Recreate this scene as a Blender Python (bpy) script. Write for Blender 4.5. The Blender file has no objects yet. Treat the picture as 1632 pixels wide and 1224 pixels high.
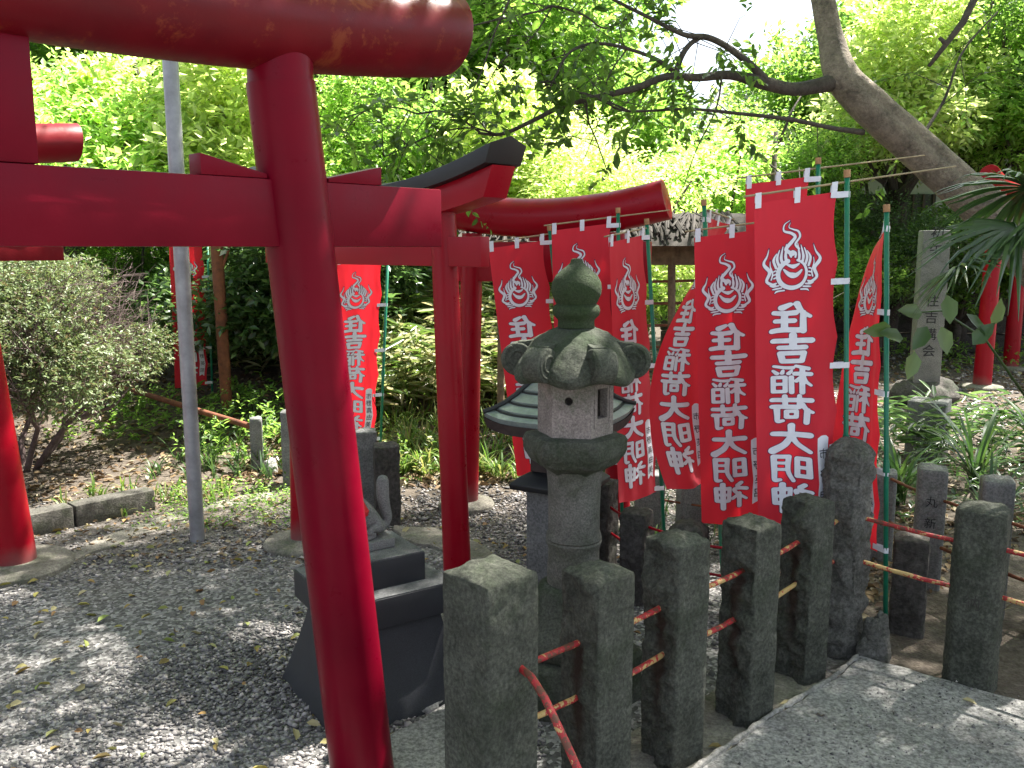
import bpy, bmesh, math, random
import numpy as np
from mathutils import Vector, Matrix, noise

SC = bpy.context.scene
COL = SC.collection
R = math.radians

# ------------------------------------------------------------------ camera
H, PITCH, F = 1.55, 8.8, 1400.0
cam = bpy.data.cameras.new("camera")
cam.sensor_width = 36.0
cam.lens = 36.0 * F / 1632.0
cam.clip_start, cam.clip_end = 0.05, 400
cam_o = bpy.data.objects.new("camera", cam)
COL.objects.link(cam_o)
cam_o.location = (0, 0, H)
cam_o.rotation_euler = (R(90 - PITCH), 0, 0)
SC.camera = cam_o
CP, SP = math.cos(R(PITCH)), math.sin(R(PITCH))

# ------------------------------------------------------------------ light
SUN = Vector((0.42, 0.34, 0.92)).normalized()
world = bpy.data.worlds.new("World")
SC.world = world
world.use_nodes = True
wn = world.node_tree.nodes
sky = wn.new("ShaderNodeTexSky")
sky.sky_type = 'NISHITA'
sky.sun_disc = False
sky.sun_elevation = math.asin(SUN.z)
sky.sun_rotation = math.atan2(SUN.x, SUN.y)
sky.dust_density = 2.5
wn["Background"].inputs[1].default_value = 0.08
hs = wn.new("ShaderNodeHueSaturation")
hs.inputs["Saturation"].default_value = 0.55
world.node_tree.links.new(sky.outputs[0], hs.inputs["Color"])
world.node_tree.links.new(hs.outputs[0], wn["Background"].inputs[0])
sl = bpy.data.lights.new("sun", 'SUN')
sl.energy = 5.0
sl.angle = R(0.6)
sl.color = (1.0, 0.95, 0.88)
so = bpy.data.objects.new("sun", sl)
COL.objects.link(so)
so.rotation_euler = SUN.to_track_quat('Z', 'Y').to_euler()
so.location = (3, 3, 20)
SC.view_settings.view_transform = 'Standard'
SC.view_settings.look = 'None'
SC.view_settings.exposure = 2.15
SC.view_settings.gamma = 1
SC.render.engine = 'CYCLES'
SC.cycles.use_denoising = True
SC.cycles.max_bounces = 7
SC.cycles.diffuse_bounces = 4
SC.cycles.glossy_bounces = 2
SC.cycles.transmission_bounces = 4
SC.cycles.transparent_max_bounces = 4
SC.cycles.use_adaptive_sampling = True
SC.cycles.sample_clamp_indirect = 6.0


# ------------------------------------------------------------------ helpers
def at(px, py, Y):
    """world point on the line through photo pixel (px, py) at world depth Y"""
    u, v = (px - 816) / F, (py - 612) / F
    dy, dz = CP - v * SP, -(SP + v * CP)
    k = Y / dy
    return Vector((u * k, Y, H + dz * k))


def gp(px, py, z=0.0):
    """world point on the level z seen at photo pixel (px, py)"""
    u, v = (px - 816) / F, (py - 612) / F
    dy, dz = CP - v * SP, -(SP + v * CP)
    k = (z - H) / dz
    return Vector((u * k, dy * k, z))


def tag(o, label=None, cat=None, group=None, kind=None):
    if label: o["label"] = label
    if cat: o["category"] = cat
    if group: o["group"] = group
    if kind: o["kind"] = kind
    return o


def empty(name, loc=(0, 0, 0), rz=0.0, label=None, cat=None, group=None):
    o = bpy.data.objects.new(name, None)
    o.empty_display_size = 0.1
    COL.objects.link(o)
    o.location = loc
    o.rotation_euler = (0, 0, rz)
    return tag(o, label, cat, group)


def link(name, me, mat=None, parent=None, smooth=True):
    if mat is not None and len(me.materials) == 0:
        for m in (mat if isinstance(mat, (list, tuple)) else [mat]):
            me.materials.append(m)
    if smooth and len(me.polygons):
        me.polygons.foreach_set("use_smooth", np.ones(len(me.polygons), dtype=bool))
    o = bpy.data.objects.new(name, me)
    COL.objects.link(o)
    if parent is not None:
        o.parent = parent
    return o


def raw_mesh(name, V, Fc):
    """V (n,3) array, Fc (m,k) array of equal-sized faces"""
    me = bpy.data.meshes.new(name)
    V = np.asarray(V, dtype=np.float32)
    Fc = np.asarray(Fc, dtype=np.int32)
    m, k = Fc.shape
    me.vertices.add(len(V))
    me.vertices.foreach_set("co", V.ravel())
    me.loops.add(m * k)
    me.loops.foreach_set("vertex_index", Fc.ravel())
    me.polygons.add(m)
    me.polygons.foreach_set("loop_start", np.arange(0, m * k, k, dtype=np.int32))
    me.update(calc_edges=True)
    return me


class MB:
    """collects shapes into one mesh"""
    def __init__(s):
        s.v, s.f = [], []

    def add(s, V, Fc):
        n = len(s.v)
        s.v += [tuple(p) for p in V]
        s.f += [tuple(i + n for i in f) for f in Fc]
        return s

    def box(s, c, size, M=None):
        x, y, z = [q / 2 for q in size]
        P = [Vector((i * x, j * y, k * z)) for i in (-1, 1) for j in (-1, 1) for k in (-1, 1)]
        P = [(M @ p if M else p) + Vector(c) for p in P]
        return s.add(P, [(0, 1, 3, 2), (4, 6, 7, 5), (0, 4, 5, 1), (2, 3, 7, 6), (0, 2, 6, 4), (1, 5, 7, 3)])

    def tube(s, pts, rad, n=12, caps=True, spin=None):
        pts = [Vector(p) for p in pts]
        if not hasattr(rad, '__len__'):
            rad = [rad] * len(pts)
        V, Fc = [], []
        up = None
        for i, p in enumerate(pts):
            a = pts[max(i - 1, 0)]
            b = pts[min(i + 1, len(pts) - 1)]
            t = (b - a).normalized()
            if up is None:
                up = Vector((0, 0, 1)) if abs(t.z) < 0.9 else Vector((0, 1, 0))
            up = (up - t * up.dot(t)).normalized()
            sd = t.cross(up)
            for k in range(n):
                an = 2 * math.pi * k / n
                V.append(p + (up * math.cos(an) + sd * math.sin(an)) * rad[i])
        for i in range(len(pts) - 1):
            for k in range(n):
                k2 = (k + 1) % n
                Fc.append((i * n + k, i * n + k2, (i + 1) * n + k2, (i + 1) * n + k))
        if caps:
            Fc.append(tuple(range(n)))
            Fc.append(tuple(range((len(pts) - 1) * n + n - 1, (len(pts) - 1) * n - 1, -1)))
        return s.add(V, Fc)

    def lathe(s, prof, n=32, c=(0, 0, 0), sides=None, rot=0.0):
        """prof: (r, z) list; sides=None round or polygon with that many sides"""
        V, Fc = [], []
        m = sides or n
        for r, z in prof:
            for k in range(m):
                a = 2 * math.pi * k / m + rot
                V.append((c[0] + r * math.cos(a), c[1] + r * math.sin(a), c[2] + z))
        for i in range(len(prof) - 1):
            for k in range(m):
                k2 = (k + 1) % m
                Fc.append((i * m + k, i * m + k2, (i + 1) * m + k2, (i + 1) * m + k))
        Fc.append(tuple(range(m - 1, -1, -1)))
        Fc.append(tuple(range((len(prof) - 1) * m, len(prof) * m)))
        return s.add(V, Fc)

    def prism(s, poly, z0, z1):
        n = len(poly)
        V = [(p[0], p[1], z0) for p in poly] + [(p[0], p[1], z1) for p in poly]
        Fc = [tuple(range(n - 1, -1, -1)), tuple(range(n, 2 * n))]
        Fc += [(i, (i + 1) % n, n + (i + 1) % n, n + i) for i in range(n)]
        return s.add(V, Fc)

    def mesh(s, name, bevel=0.0, seg=2, sub=0):
        me = bpy.data.meshes.new(name)
        me.from_pydata(s.v, [], s.f)
        bm = bmesh.new()
        bm.from_mesh(me)
        bmesh.ops.recalc_face_normals(bm, faces=bm.faces)
        if sub:
            bmesh.ops.subdivide_edges(bm, edges=bm.edges, cuts=sub, use_grid_fill=True)
        if bevel:
            es = [e for e in bm.edges if len(e.link_faces) == 2 and e.calc_face_angle(0) > 0.5]
            bmesh.ops.bevel(bm, geom=es, offset=bevel, segments=seg, affect='EDGES', profile=0.6)
        bm.to_mesh(me)
        bm.free()
        return me

    def build(s, name, mat, parent=None, bevel=0.0, smooth=False, seg=2):
        o = link(name, s.mesh(name, bevel, seg), mat, parent, smooth=True)
        if not smooth:
            sharpen(o.data, 35)
        return o


def sharpen(me, deg):
    """smooth shading with edges sharper than deg kept crisp"""
    bm = bmesh.new()
    bm.from_mesh(me)
    for e in bm.edges:
        e.smooth = not (len(e.link_faces) == 2 and e.calc_face_angle(0) > R(deg))
    bm.to_mesh(me)
    bm.free()


# ------------------------------------------------------------------ materials
def nodes(name):
    m = bpy.data.materials.new(name)
    m.use_nodes = True
    nt = m.node_tree
    return m, nt, nt.nodes["Principled BSDF"]


def tex_noise(nt, scale, detail=4, rough=0.55, vec=None, dist=0.0):
    n = nt.nodes.new("ShaderNodeTexNoise")
    n.inputs["Scale"].default_value = scale
    n.inputs["Detail"].default_value = detail
    n.inputs["Roughness"].default_value = rough
    n.inputs["Distortion"].default_value = dist
    if vec is None:
        tc = nt.nodes.new("ShaderNodeTexCoord")
        vec = tc.outputs["Object"]
    nt.links.new(vec, n.inputs["Vector"])
    return n


def ramp(nt, fac, stops, interp='LINEAR'):
    r = nt.nodes.new("ShaderNodeValToRGB")
    cr = r.color_ramp
    cr.interpolation = interp
    while len(cr.elements) > 1:
        cr.elements.remove(cr.elements[-1])
    for i, (p, c) in enumerate(stops):
        e = cr.elements[0] if i == 0 else cr.elements.new(p)
        e.position = p
        c = c if hasattr(c, '__len__') else (c, c, c)
        e.color = (*c, 1)
    nt.links.new(fac, r.inputs[0])
    return r


def mix(nt, fac, a, b, mode='MIX'):
    n = nt.nodes.new("ShaderNodeMix")
    n.data_type = 'RGBA'
    n.blend_type = mode
    for sock, val in ((n.inputs[0], fac), (n.inputs[6], a), (n.inputs[7], b)):
        if isinstance(val, bpy.types.NodeSocket):
            nt.links.new(val, sock)
        elif hasattr(val, '__len__'):
            sock.default_value = (*val, 1)
        else:
            sock.default_value = val
    return n.outputs[2]


def bump(nt, bs, height, strength=0.3, dist=0.01, prev=None):
    b = nt.nodes.new("ShaderNodeBump")
    b.inputs["Strength"].default_value = strength
    b.inputs["Distance"].default_value = dist
    nt.links.new(height, b.inputs["Height"])
    if prev is not None:
        nt.links.new(prev, b.inputs["Normal"])
    nt.links.new(b.outputs[0], bs.inputs["Normal"])
    return b.outputs[0]


def stone_mat(name, c_dark, c_light, moss=None, moss_amt=0.5, grain=90, b=0.5, coarse=7, rust=False, ctr=(.55, 1.5)):
    m, nt, bs = nodes(name)
    n1 = tex_noise(nt, coarse, 6, 0.65)
    n2 = tex_noise(nt, grain, 3, 0.7)
    base = ramp(nt, n1.outputs[0], [(0.3, c_dark), (0.7, c_light)]).outputs[0]
    sp = ramp(nt, n2.outputs[0], [(0.34, ctr[0]), (0.5, 1.0), (0.66, ctr[1])]).outputs[0]
    col = mix(nt, 0.75, base, sp, 'MULTIPLY')
    if moss:
        n3 = tex_noise(nt, 4.3, 6, 0.7, dist=0.4)
        f = ramp(nt, n3.outputs[0], [(0.62 - moss_amt * 0.3, 0.0), (0.75 - moss_amt * 0.2, 1.0)]).outputs[0]
        col = mix(nt, f, col, mix(nt, 0.5, moss, sp, 'MULTIPLY'))
    if rust:
        tc = nt.nodes.new("ShaderNodeTexCoord")
        sx = nt.nodes.new("ShaderNodeSeparateXYZ")
        nt.links.new(tc.outputs["Object"], sx.inputs[0])
        def mth(op, a, b_=None, c_=None):
            q = nt.nodes.new("ShaderNodeMath")
            q.operation = op
            for i, v in enumerate((a, b_, c_)):
                if v is None: continue
                if isinstance(v, bpy.types.NodeSocket): nt.links.new(v, q.inputs[i])
                else: q.inputs[i].default_value = v
            return q.outputs[0]
        wob = mth('MULTIPLY_ADD', n1.outputs[0], .05, -.025)
        yy = mth('ABSOLUTE', mth('ADD', sx.outputs[1], wob))
        fy = mth('SUBTRACT', 1.0, mth('DIVIDE', yy, .028))
        fx = mth('LESS_THAN', sx.outputs[0], -.035)
        zf = ramp(nt, sx.outputs[2], [(.12, 0), (.37, .8), (.39, 1.0), (.4, .15), (.42, .45), (.54, 1.0), (.565, 0.0)]).outputs[0]
        st_ = mth('MULTIPLY', mth('MULTIPLY', mth('MAXIMUM', fy, 0.0), fx), zf)
        st_ = mth('MINIMUM', mth('MULTIPLY', st_, mth('MULTIPLY', n3.outputs[0] if moss else n1.outputs[0], 3.0)), .85)
        col = mix(nt, st_, col, (0.045, 0.022, 0.014))
    nt.links.new(col, bs.inputs["Base Color"])
    bs.inputs["Roughness"].default_value = 0.9
    bs.inputs["Specular IOR Level"].default_value = 0.25
    n4 = tex_noise(nt, grain * 0.35, 8, 0.75)
    n5 = tex_noise(nt, grain * 1.6, 4, 0.8)
    b1 = bump(nt, bs, n4.outputs[0], min(1, b), 0.02)
    bump(nt, bs, n5.outputs[0], min(1, b * .8), 0.006, b1)
    return m


def paint_mat(name, col, col2=None, rough=0.35, wear=0.0, under=(0.35, 0.09, 0.02), foot=None):
    """glossy enamel with faint unevenness, some faded and chipped spots; foot: grey dirt near the ground"""
    m, nt, bs = nodes(name)
    tc = nt.nodes.new("ShaderNodeTexCoord")
    n1 = tex_noise(nt, 3.0, 5, 0.6)
    c2 = col2 or tuple(x * 0.72 for x in col)
    c = ramp(nt, n1.outputs[0], [(0.35, c2), (0.65, col)]).outputs[0]
    if wear:
        n2 = tex_noise(nt, 5.5, 9, 0.75, dist=0.3)
        f = ramp(nt, n2.outputs[0], [(0.60 - wear * 0.12, 0.0), (0.66 - wear * 0.1, 1.0)]).outputs[0]
        c = mix(nt, f, c, under)
    if foot:
        sx = nt.nodes.new("ShaderNodeSeparateXYZ")
        g = nt.nodes.new("ShaderNodeNewGeometry")
        nt.links.new(g.outputs["Position"], sx.inputs[0])
        mr = nt.nodes.new("ShaderNodeMath")
        mr.operation = 'MULTIPLY_ADD'
        nt.links.new(n1.outputs[0], mr.inputs[0])
        mr.inputs[1].default_value = 0.35
        nt.links.new(sx.outputs[2], mr.inputs[2])
        f = ramp(nt, mr.outputs[0], [(0.18, 0.75), (foot + 0.18, 0.0)]).outputs[0]
        c = mix(nt, f, c, (0.17, 0.12, 0.11))
    nt.links.new(c, bs.inputs["Base Color"])
    n3 = tex_noise(nt, 12, 5, 0.7)
    rr = ramp(nt, n3.outputs[0], [(0.3, rough * 0.8), (0.7, min(1, rough * 1.5))]).outputs[0]
    nt.links.new(rr, bs.inputs["Roughness"])
    bs.inputs["Specular IOR Level"].default_value = 0.24
    bump(nt, bs, n3.outputs[0], 0.08, 0.01)
    return m


def plain_mat(name, col, rough=0.6, var=0.25, scale=15, b=0.15, metal=0.0):
    m, nt, bs = nodes(name)
    n1 = tex_noise(nt, scale, 5, 0.65)
    lo = tuple(c * (1 - var) for c in col)
    hi = tuple(min(1, c * (1 + var)) for c in col)
    nt.links.new(ramp(nt, n1.outputs[0], [(0.3, lo), (0.7, hi)]).outputs[0], bs.inputs["Base Color"])
    bs.inputs["Roughness"].default_value = rough
    bs.inputs["Metallic"].default_value = metal
    bump(nt, bs, n1.outputs[0], b, 0.01)
    return m


def leaf_mat(name, cols, trans=0.45, tcol=None, rough=0.45, spec=0.4, tboost=3.0):
    """leaves: colour varies from leaf to leaf, light passes through"""
    m = bpy.data.materials.new(name)
    m.use_nodes = True
    nt = m.node_tree
    bs = nt.nodes["Principled BSDF"]
    g = nt.nodes.new("ShaderNodeNewGeometry")
    n = len(cols)
    st = [((i + 0.5) / n, c) for i, c in enumerate(cols)]
    c = ramp(nt, g.outputs["Random Per Island"], st).outputs[0]
    nt.links.new(c, bs.inputs["Base Color"])
    bs.inputs["Roughness"].default_value = rough
    bs.inputs["Specular IOR Level"].default_value = spec
    tr = nt.nodes.new("ShaderNodeBsdfTranslucent")
    tc = mix(nt, 1.0, c, tuple(tboost * x for x in (1.12, 1.08, 0.8)), 'MULTIPLY')
    nt.links.new(tc, tr.inputs[0])
    ms = nt.nodes.new("ShaderNodeMixShader")
    ms.inputs[0].default_value = trans
    nt.links.new(bs.outputs[0], ms.inputs[1])
    nt.links.new(tr.outputs[0], ms.inputs[2])
    nt.links.new(ms.outputs[0], nt.nodes["Material Output"].inputs[0])
    return m


M = {}
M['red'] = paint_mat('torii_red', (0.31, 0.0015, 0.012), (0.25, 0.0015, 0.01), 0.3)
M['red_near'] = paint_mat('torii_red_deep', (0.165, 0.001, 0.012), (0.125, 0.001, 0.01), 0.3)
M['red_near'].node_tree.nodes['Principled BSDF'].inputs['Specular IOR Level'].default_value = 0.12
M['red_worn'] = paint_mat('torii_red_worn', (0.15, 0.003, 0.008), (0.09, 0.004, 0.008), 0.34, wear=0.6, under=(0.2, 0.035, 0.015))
M['red_foot'] = paint_mat('torii_red_foot', (0.31, 0.0015, 0.012), (0.25, 0.0015, 0.01), 0.3, foot=0.14)
M['red_dusty'] = paint_mat('torii_red_dusty', (0.22, 0.004, 0.01), (0.16, 0.004, 0.009), 0.38, wear=0.25, under=(0.24, 0.08, 0.06))
M['black'] = plain_mat('black_paint', (0.012, 0.013, 0.014), 0.5, 0.3, 8)
M['post_rust'] = stone_mat('green_grey_stone_rusty', (0.06, 0.064, 0.05), (0.15, 0.155, 0.125), (0.06, 0.073, 0.046), 0.4, 95, 1.0, 6, rust=True, ctr=(.5, 1.65))
M['post_stone'] = stone_mat('green_grey_stone', (0.06, 0.064, 0.05), (0.15, 0.155, 0.125), (0.06, 0.073, 0.046), 0.4, 95, 1.0, 6, ctr=(.5, 1.65))
M['post_corner'] = stone_mat('pale_hewn_stone', (0.085, 0.083, 0.07), (0.2, 0.195, 0.175), (0.07, 0.083, 0.05), 0.2, 90, 1.0, 8, ctr=(.5, 1.65))
M['post_dark'] = stone_mat('dark_rough_stone', (0.05, 0.045, 0.04), (0.11, 0.1, 0.09), (0.05, 0.06, 0.04), 0.4, 55, 0.9)
M['post_grey'] = stone_mat('dressed_grey_stone', (0.13, 0.13, 0.125), (0.22, 0.22, 0.21), (0.09, 0.1, 0.08), 0.25, 120, 0.3)
M['lantern'] = stone_mat('lantern_stone', (0.085, 0.085, 0.072), (0.19, 0.186, 0.16), (0.065, 0.078, 0.05), 0.4, 150, 0.6)
M['lantern_bare'] = stone_mat('lantern_pale_stone', (0.17, 0.15, 0.135), (0.3, 0.265, 0.24), (0.09, 0.11, 0.07), 0.35, 150, 0.4)
M['lantern_moss'] = stone_mat('lantern_mossy_stone', (0.06, 0.068, 0.05), (0.14, 0.148, 0.118), (0.05, 0.068, 0.038), 0.55, 130, 0.9)
M['finial'] = stone_mat('finial_moss', (0.045, 0.06, 0.035), (0.1, 0.12, 0.075), (0.04, 0.065, 0.025), 0.8, 150, 0.8)
M['granite'] = stone_mat('black_granite', (0.026, 0.027, 0.03), (0.036, 0.038, 0.043), None, 0, 400, 0.05, 3)
M['granite'].node_tree.nodes["Principled BSDF"].inputs["Roughness"].default_value = 0.45
M['granite_top'] = stone_mat('pale_granite', (0.06, 0.063, 0.066), (0.2, 0.2, 0.2), None, 0, 200, 0.2, 9)  # paler, mottled granite for the flat pedestal tops
M['fox'] = stone_mat('fox_stone', (0.13, 0.13, 0.125), (0.21, 0.21, 0.2), None, 0, 200, 0.3, 6)
M['concrete'] = stone_mat('concrete', (0.24, 0.235, 0.225), (0.46, 0.45, 0.43), None, 0, 75, 1.0, 2.2, ctr=(.35, 1.8))
M['kerb'] = stone_mat('kerb_concrete', (0.13, 0.12, 0.1), (0.27, 0.25, 0.21), (0.1, 0.11, 0.07), 0.3, 90, 0.6, 5)
M['kerb_dark'] = stone_mat('old_kerb', (0.07, 0.066, 0.055), (0.16, 0.15, 0.13), (0.06, 0.07, 0.04), 0.4, 90, 0.8, 5)
M['kerb_pale'] = stone_mat('pale_cement', (0.25, 0.24, 0.22), (0.4, 0.39, 0.36), None, 0, 60, 1.0, 9)
M['green'] = plain_mat('green_pole', (0.005, 0.16, 0.09), 0.35, 0.15, 30, 0.02)
M['white'] = plain_mat('white_tab', (0.75, 0.76, 0.82), 0.7, 0.06, 40, 0.05)
M['ink'] = plain_mat('black_ink', (0.015, 0.014, 0.018), 0.7, 0.1, 20, 0.0)
M['outline'] = plain_mat('dark_outline', (0.16, 0.012, 0.06), 0.7, 0.1, 20, 0.0)
M['bamboo'] = plain_mat('bamboo_rod', (0.33, 0.25, 0.14), 0.55, 0.3, 25, 0.1)
M['wood_cap'] = plain_mat('wood_end', (0.38, 0.2, 0.09), 0.7, 0.3, 40, 0.1)
M['steel'] = plain_mat('galvanised_steel', (0.3, 0.3, 0.32), 0.42, 0.3, 9, 0.08, 0.4)
M['rust'] = plain_mat('rusty_iron', (0.16, 0.055, 0.025), 0.85, 0.5, 14, 0.5)
M['old_wood'] = plain_mat('old_wood', (0.17, 0.115, 0.07), 0.85, 0.45, 20, 0.6)
M['thatch'] = plain_mat('bark_thatch', (0.05, 0.042, 0.033), 0.9, 0.5, 20, 0.6)
M['dark_wood'] = plain_mat('dark_wood', (0.05, 0.035, 0.03), 0.8, 0.4, 18, 0.5)
M['copper'] = plain_mat('shingle_metal', (0.26, 0.31, 0.29), 0.42, 0.2, 30, 0.1, 0.3)
M['bib'] = plain_mat('red_bib', (0.5, 0.012, 0.015), 0.8, 0.2, 20, 0.3)
M['wallgrey'] = plain_mat('plaster', (0.3, 0.31, 0.32), 0.85, 0.12, 2, 0.1)
M['dark'] = plain_mat('dark_opening', (0.015, 0.016, 0.017), 0.6, 0.2, 5, 0.0)
M['roof'] = plain_mat('roof_tile', (0.09, 0.1, 0.11), 0.6, 0.25, 8, 0.3)


def cloth_mat():
    m = bpy.data.materials.new('banner_cloth')
    m.use_nodes = True
    nt = m.node_tree
    bs = nt.nodes["Principled BSDF"]
    n1 = tex_noise(nt, 2.5, 4)
    c = ramp(nt, n1.outputs[0], [(0.3, (0.6, 0.022, 0.05)), (0.7, (0.7, 0.03, 0.06))]).outputs[0]
    nt.links.new(c, bs.inputs["Base Color"])
    bs.inputs["Roughness"].default_value = 0.62
    bs.inputs["Sheen Weight"].default_value = 0.15
    tr = nt.nodes.new("ShaderNodeBsdfTranslucent")
    tr.inputs[0].default_value = (0.85, 0.02, 0.03, 1)
    ms = nt.nodes.new("ShaderNodeMixShader")
    ms.inputs[0].default_value = 0.45
    nt.links.new(bs.outputs[0], ms.inputs[1])
    nt.links.new(tr.outputs[0], ms.inputs[2])
    nt.links.new(ms.outputs[0], nt.nodes["Material Output"].inputs[0])
    return m


M['cloth'] = cloth_mat()


def rod_mat():
    m, nt, bs = nodes('flaking_red_paint')
    n1 = tex_noise(nt, 38, 6, 0.7)
    n2 = tex_noise(nt, 3.2, 3, 0.5)
    ad = nt.nodes.new("ShaderNodeMath")
    ad.operation = 'MULTIPLY_ADD'
    ad.inputs[1].default_value = 1.5
    nt.links.new(n1.outputs[0], ad.inputs[0])
    nt.links.new(n2.outputs[0], ad.inputs[2])
    c = ramp(nt, ad.outputs[0], [(0.3, (0.16, 0.04, 0.02)), (0.42, (0.16, 0.04, 0.02)), (0.5, (0.36, 0.015, 0.02)),
                                 (0.515, (0.36, 0.015, 0.02))]).outputs[0]
    f = ramp(nt, ad.outputs[0], [(0.0, 0.0), (1.0, 1.0)])
    f.color_ramp.elements[0].position = 0.0
    gt = nt.nodes.new("ShaderNodeMath")
    gt.operation = 'GREATER_THAN'
    nt.links.new(ad.outputs[0], gt.inputs[0])
    gt.inputs[1].default_value = 1.3
    lt = nt.nodes.new("ShaderNodeMath")
    lt.operation = 'LESS_THAN'
    nt.links.new(ad.outputs[0], lt.inputs[0])
    lt.inputs[1].default_value = 1.13
    col = mix(nt, gt.outputs[0], (0.38, 0.02, 0.025), (0.5, 0.34, 0.13))
    col = mix(nt, lt.outputs[0], col, (0.13, 0.045, 0.025))
    nt.links.new(col, bs.inputs["Base Color"])
    bs.inputs["Roughness"].default_value = 0.6
    bump(nt, bs, n1.outputs[0], 0.4, 0.004)
    return m


M['rod'] = rod_mat()


def bark_mat(name, c1, c2, scale=6, b=0.6):
    m, nt, bs = nodes(name)
    n1 = tex_noise(nt, scale, 8, 0.7)
    n2 = tex_noise(nt, scale * 8, 4, 0.7)
    c = ramp(nt, n1.outputs[0], [(0.3, c1), (0.52, c2), (0.75, tuple(x * 1.5 for x in c2))]).outputs[0]
    c = mix(nt, 0.6, c, ramp(nt, n2.outputs[0], [(0.3, 0.6), (0.7, 1.3)]).outputs[0], 'MULTIPLY')
    nt.links.new(c, bs.inputs["Base Color"])
    bs.inputs["Roughness"].default_value = 0.9
    ad = nt.nodes.new("ShaderNodeMath")
    ad.operation = 'ADD'
    nt.links.new(n1.outputs[0], ad.inputs[0])
    nt.links.new(n2.outputs[0], ad.inputs[1])
    bump(nt, bs, ad.outputs[0], b, 0.02)
    return m


M['bark'] = bark_mat('bark', (0.03, 0.025, 0.02), (0.075, 0.062, 0.05))
M['bark_big'] = bark_mat('mottled_bark', (0.085, 0.07, 0.054), (0.23, 0.19, 0.145), 7, 0.8)
M['twig'] = bark_mat('azalea_twig', (0.06, 0.04, 0.038), (0.13, 0.09, 0.085), 12, 0.3)
M['leaf_bright'] = leaf_mat('young_leaf', [(0.1, 0.19, 0.045), (0.15, 0.25, 0.07), (0.3, 0.36, 0.19), (0.09, 0.17, 0.03), (0.24, 0.31, 0.1), (0.07, 0.14, 0.03)], 0.55, tboost=4.2)
M['leaf_pale'] = leaf_mat('pale_leaf', [(0.2, 0.27, 0.09), (0.3, 0.35, 0.17), (0.14, 0.22, 0.05), (0.34, 0.37, 0.24)], 0.5, tboost=3.6)
M['leaf_mid'] = leaf_mat('mid_leaf', [(0.06, 0.12, 0.025), (0.085, 0.155, 0.03), (0.13, 0.2, 0.05), (0.055, 0.1, 0.025)], 0.5, tboost=4.2)
M['leaf_dark'] = leaf_mat('dark_leaf', [(0.035, 0.075, 0.025), (0.055, 0.11, 0.035), (0.085, 0.14, 0.05)], 0.4, spec=0.8, rough=0.32, tboost=2.2)
M['leaf_near'] = leaf_mat('camellia_leaf', [(0.05, 0.1, 0.02), (0.075, 0.145, 0.025), (0.11, 0.19, 0.035), (0.04, 0.08, 0.018)], 0.5, spec=0.5, rough=0.35, tboost=2.6)
M['leaf_azalea'] = leaf_mat('azalea_leaf', [(0.07, 0.12, 0.04), (0.12, 0.07, 0.055), (0.14, 0.19, 0.08), (0.18, 0.23, 0.12), (0.11, 0.15, 0.06), (0.2, 0.26, 0.12)], 0.25, tboost=1.8)
M['leaf_sasa'] = leaf_mat('bamboo_grass_leaf', [(0.06, 0.11, 0.02), (0.11, 0.17, 0.04), (0.36, 0.38, 0.26), (0.3, 0.32, 0.16), (0.08, 0.13, 0.03), (0.34, 0.3, 0.2)], 0.3, rough=0.3, spec=0.7, tboost=2.0)  # pale tones: white blades, with their glare put into the colour
M['leaf_litter'] = leaf_mat('dead_leaf', [(0.13, 0.08, 0.045), (0.22, 0.15, 0.08), (0.3, 0.22, 0.13), (0.08, 0.05, 0.035), (0.35, 0.3, 0.2)], 0.1, rough=0.7, spec=0.2, tboost=1.0)
M['leaf_fallen'] = leaf_mat('fallen_leaf', [(0.32, 0.29, 0.08), (0.3, 0.18, 0.07), (0.2, 0.11, 0.05), (0.22, 0.28, 0.07), (0.42, 0.36, 0.2)], 0.1, rough=0.6, spec=0.3, tboost=1.0)
M['palm'] = leaf_mat('palm_leaf', [(0.02, 0.05, 0.012), (0.03, 0.07, 0.018), (0.04, 0.085, 0.03)], 0.25, rough=0.28, spec=0.7, tboost=2.2)
M['grass'] = leaf_mat('grass_blade', [(0.06, 0.12, 0.02), (0.09, 0.17, 0.03), (0.13, 0.2, 0.04), (0.2, 0.2, 0.08)], 0.35, tboost=2.2)
M['grass_dark'] = leaf_mat('dark_grass_blade', [(0.025, 0.06, 0.02), (0.04, 0.085, 0.025), (0.06, 0.11, 0.03)], 0.3, spec=0.6, rough=0.35, tboost=2.2)


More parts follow.
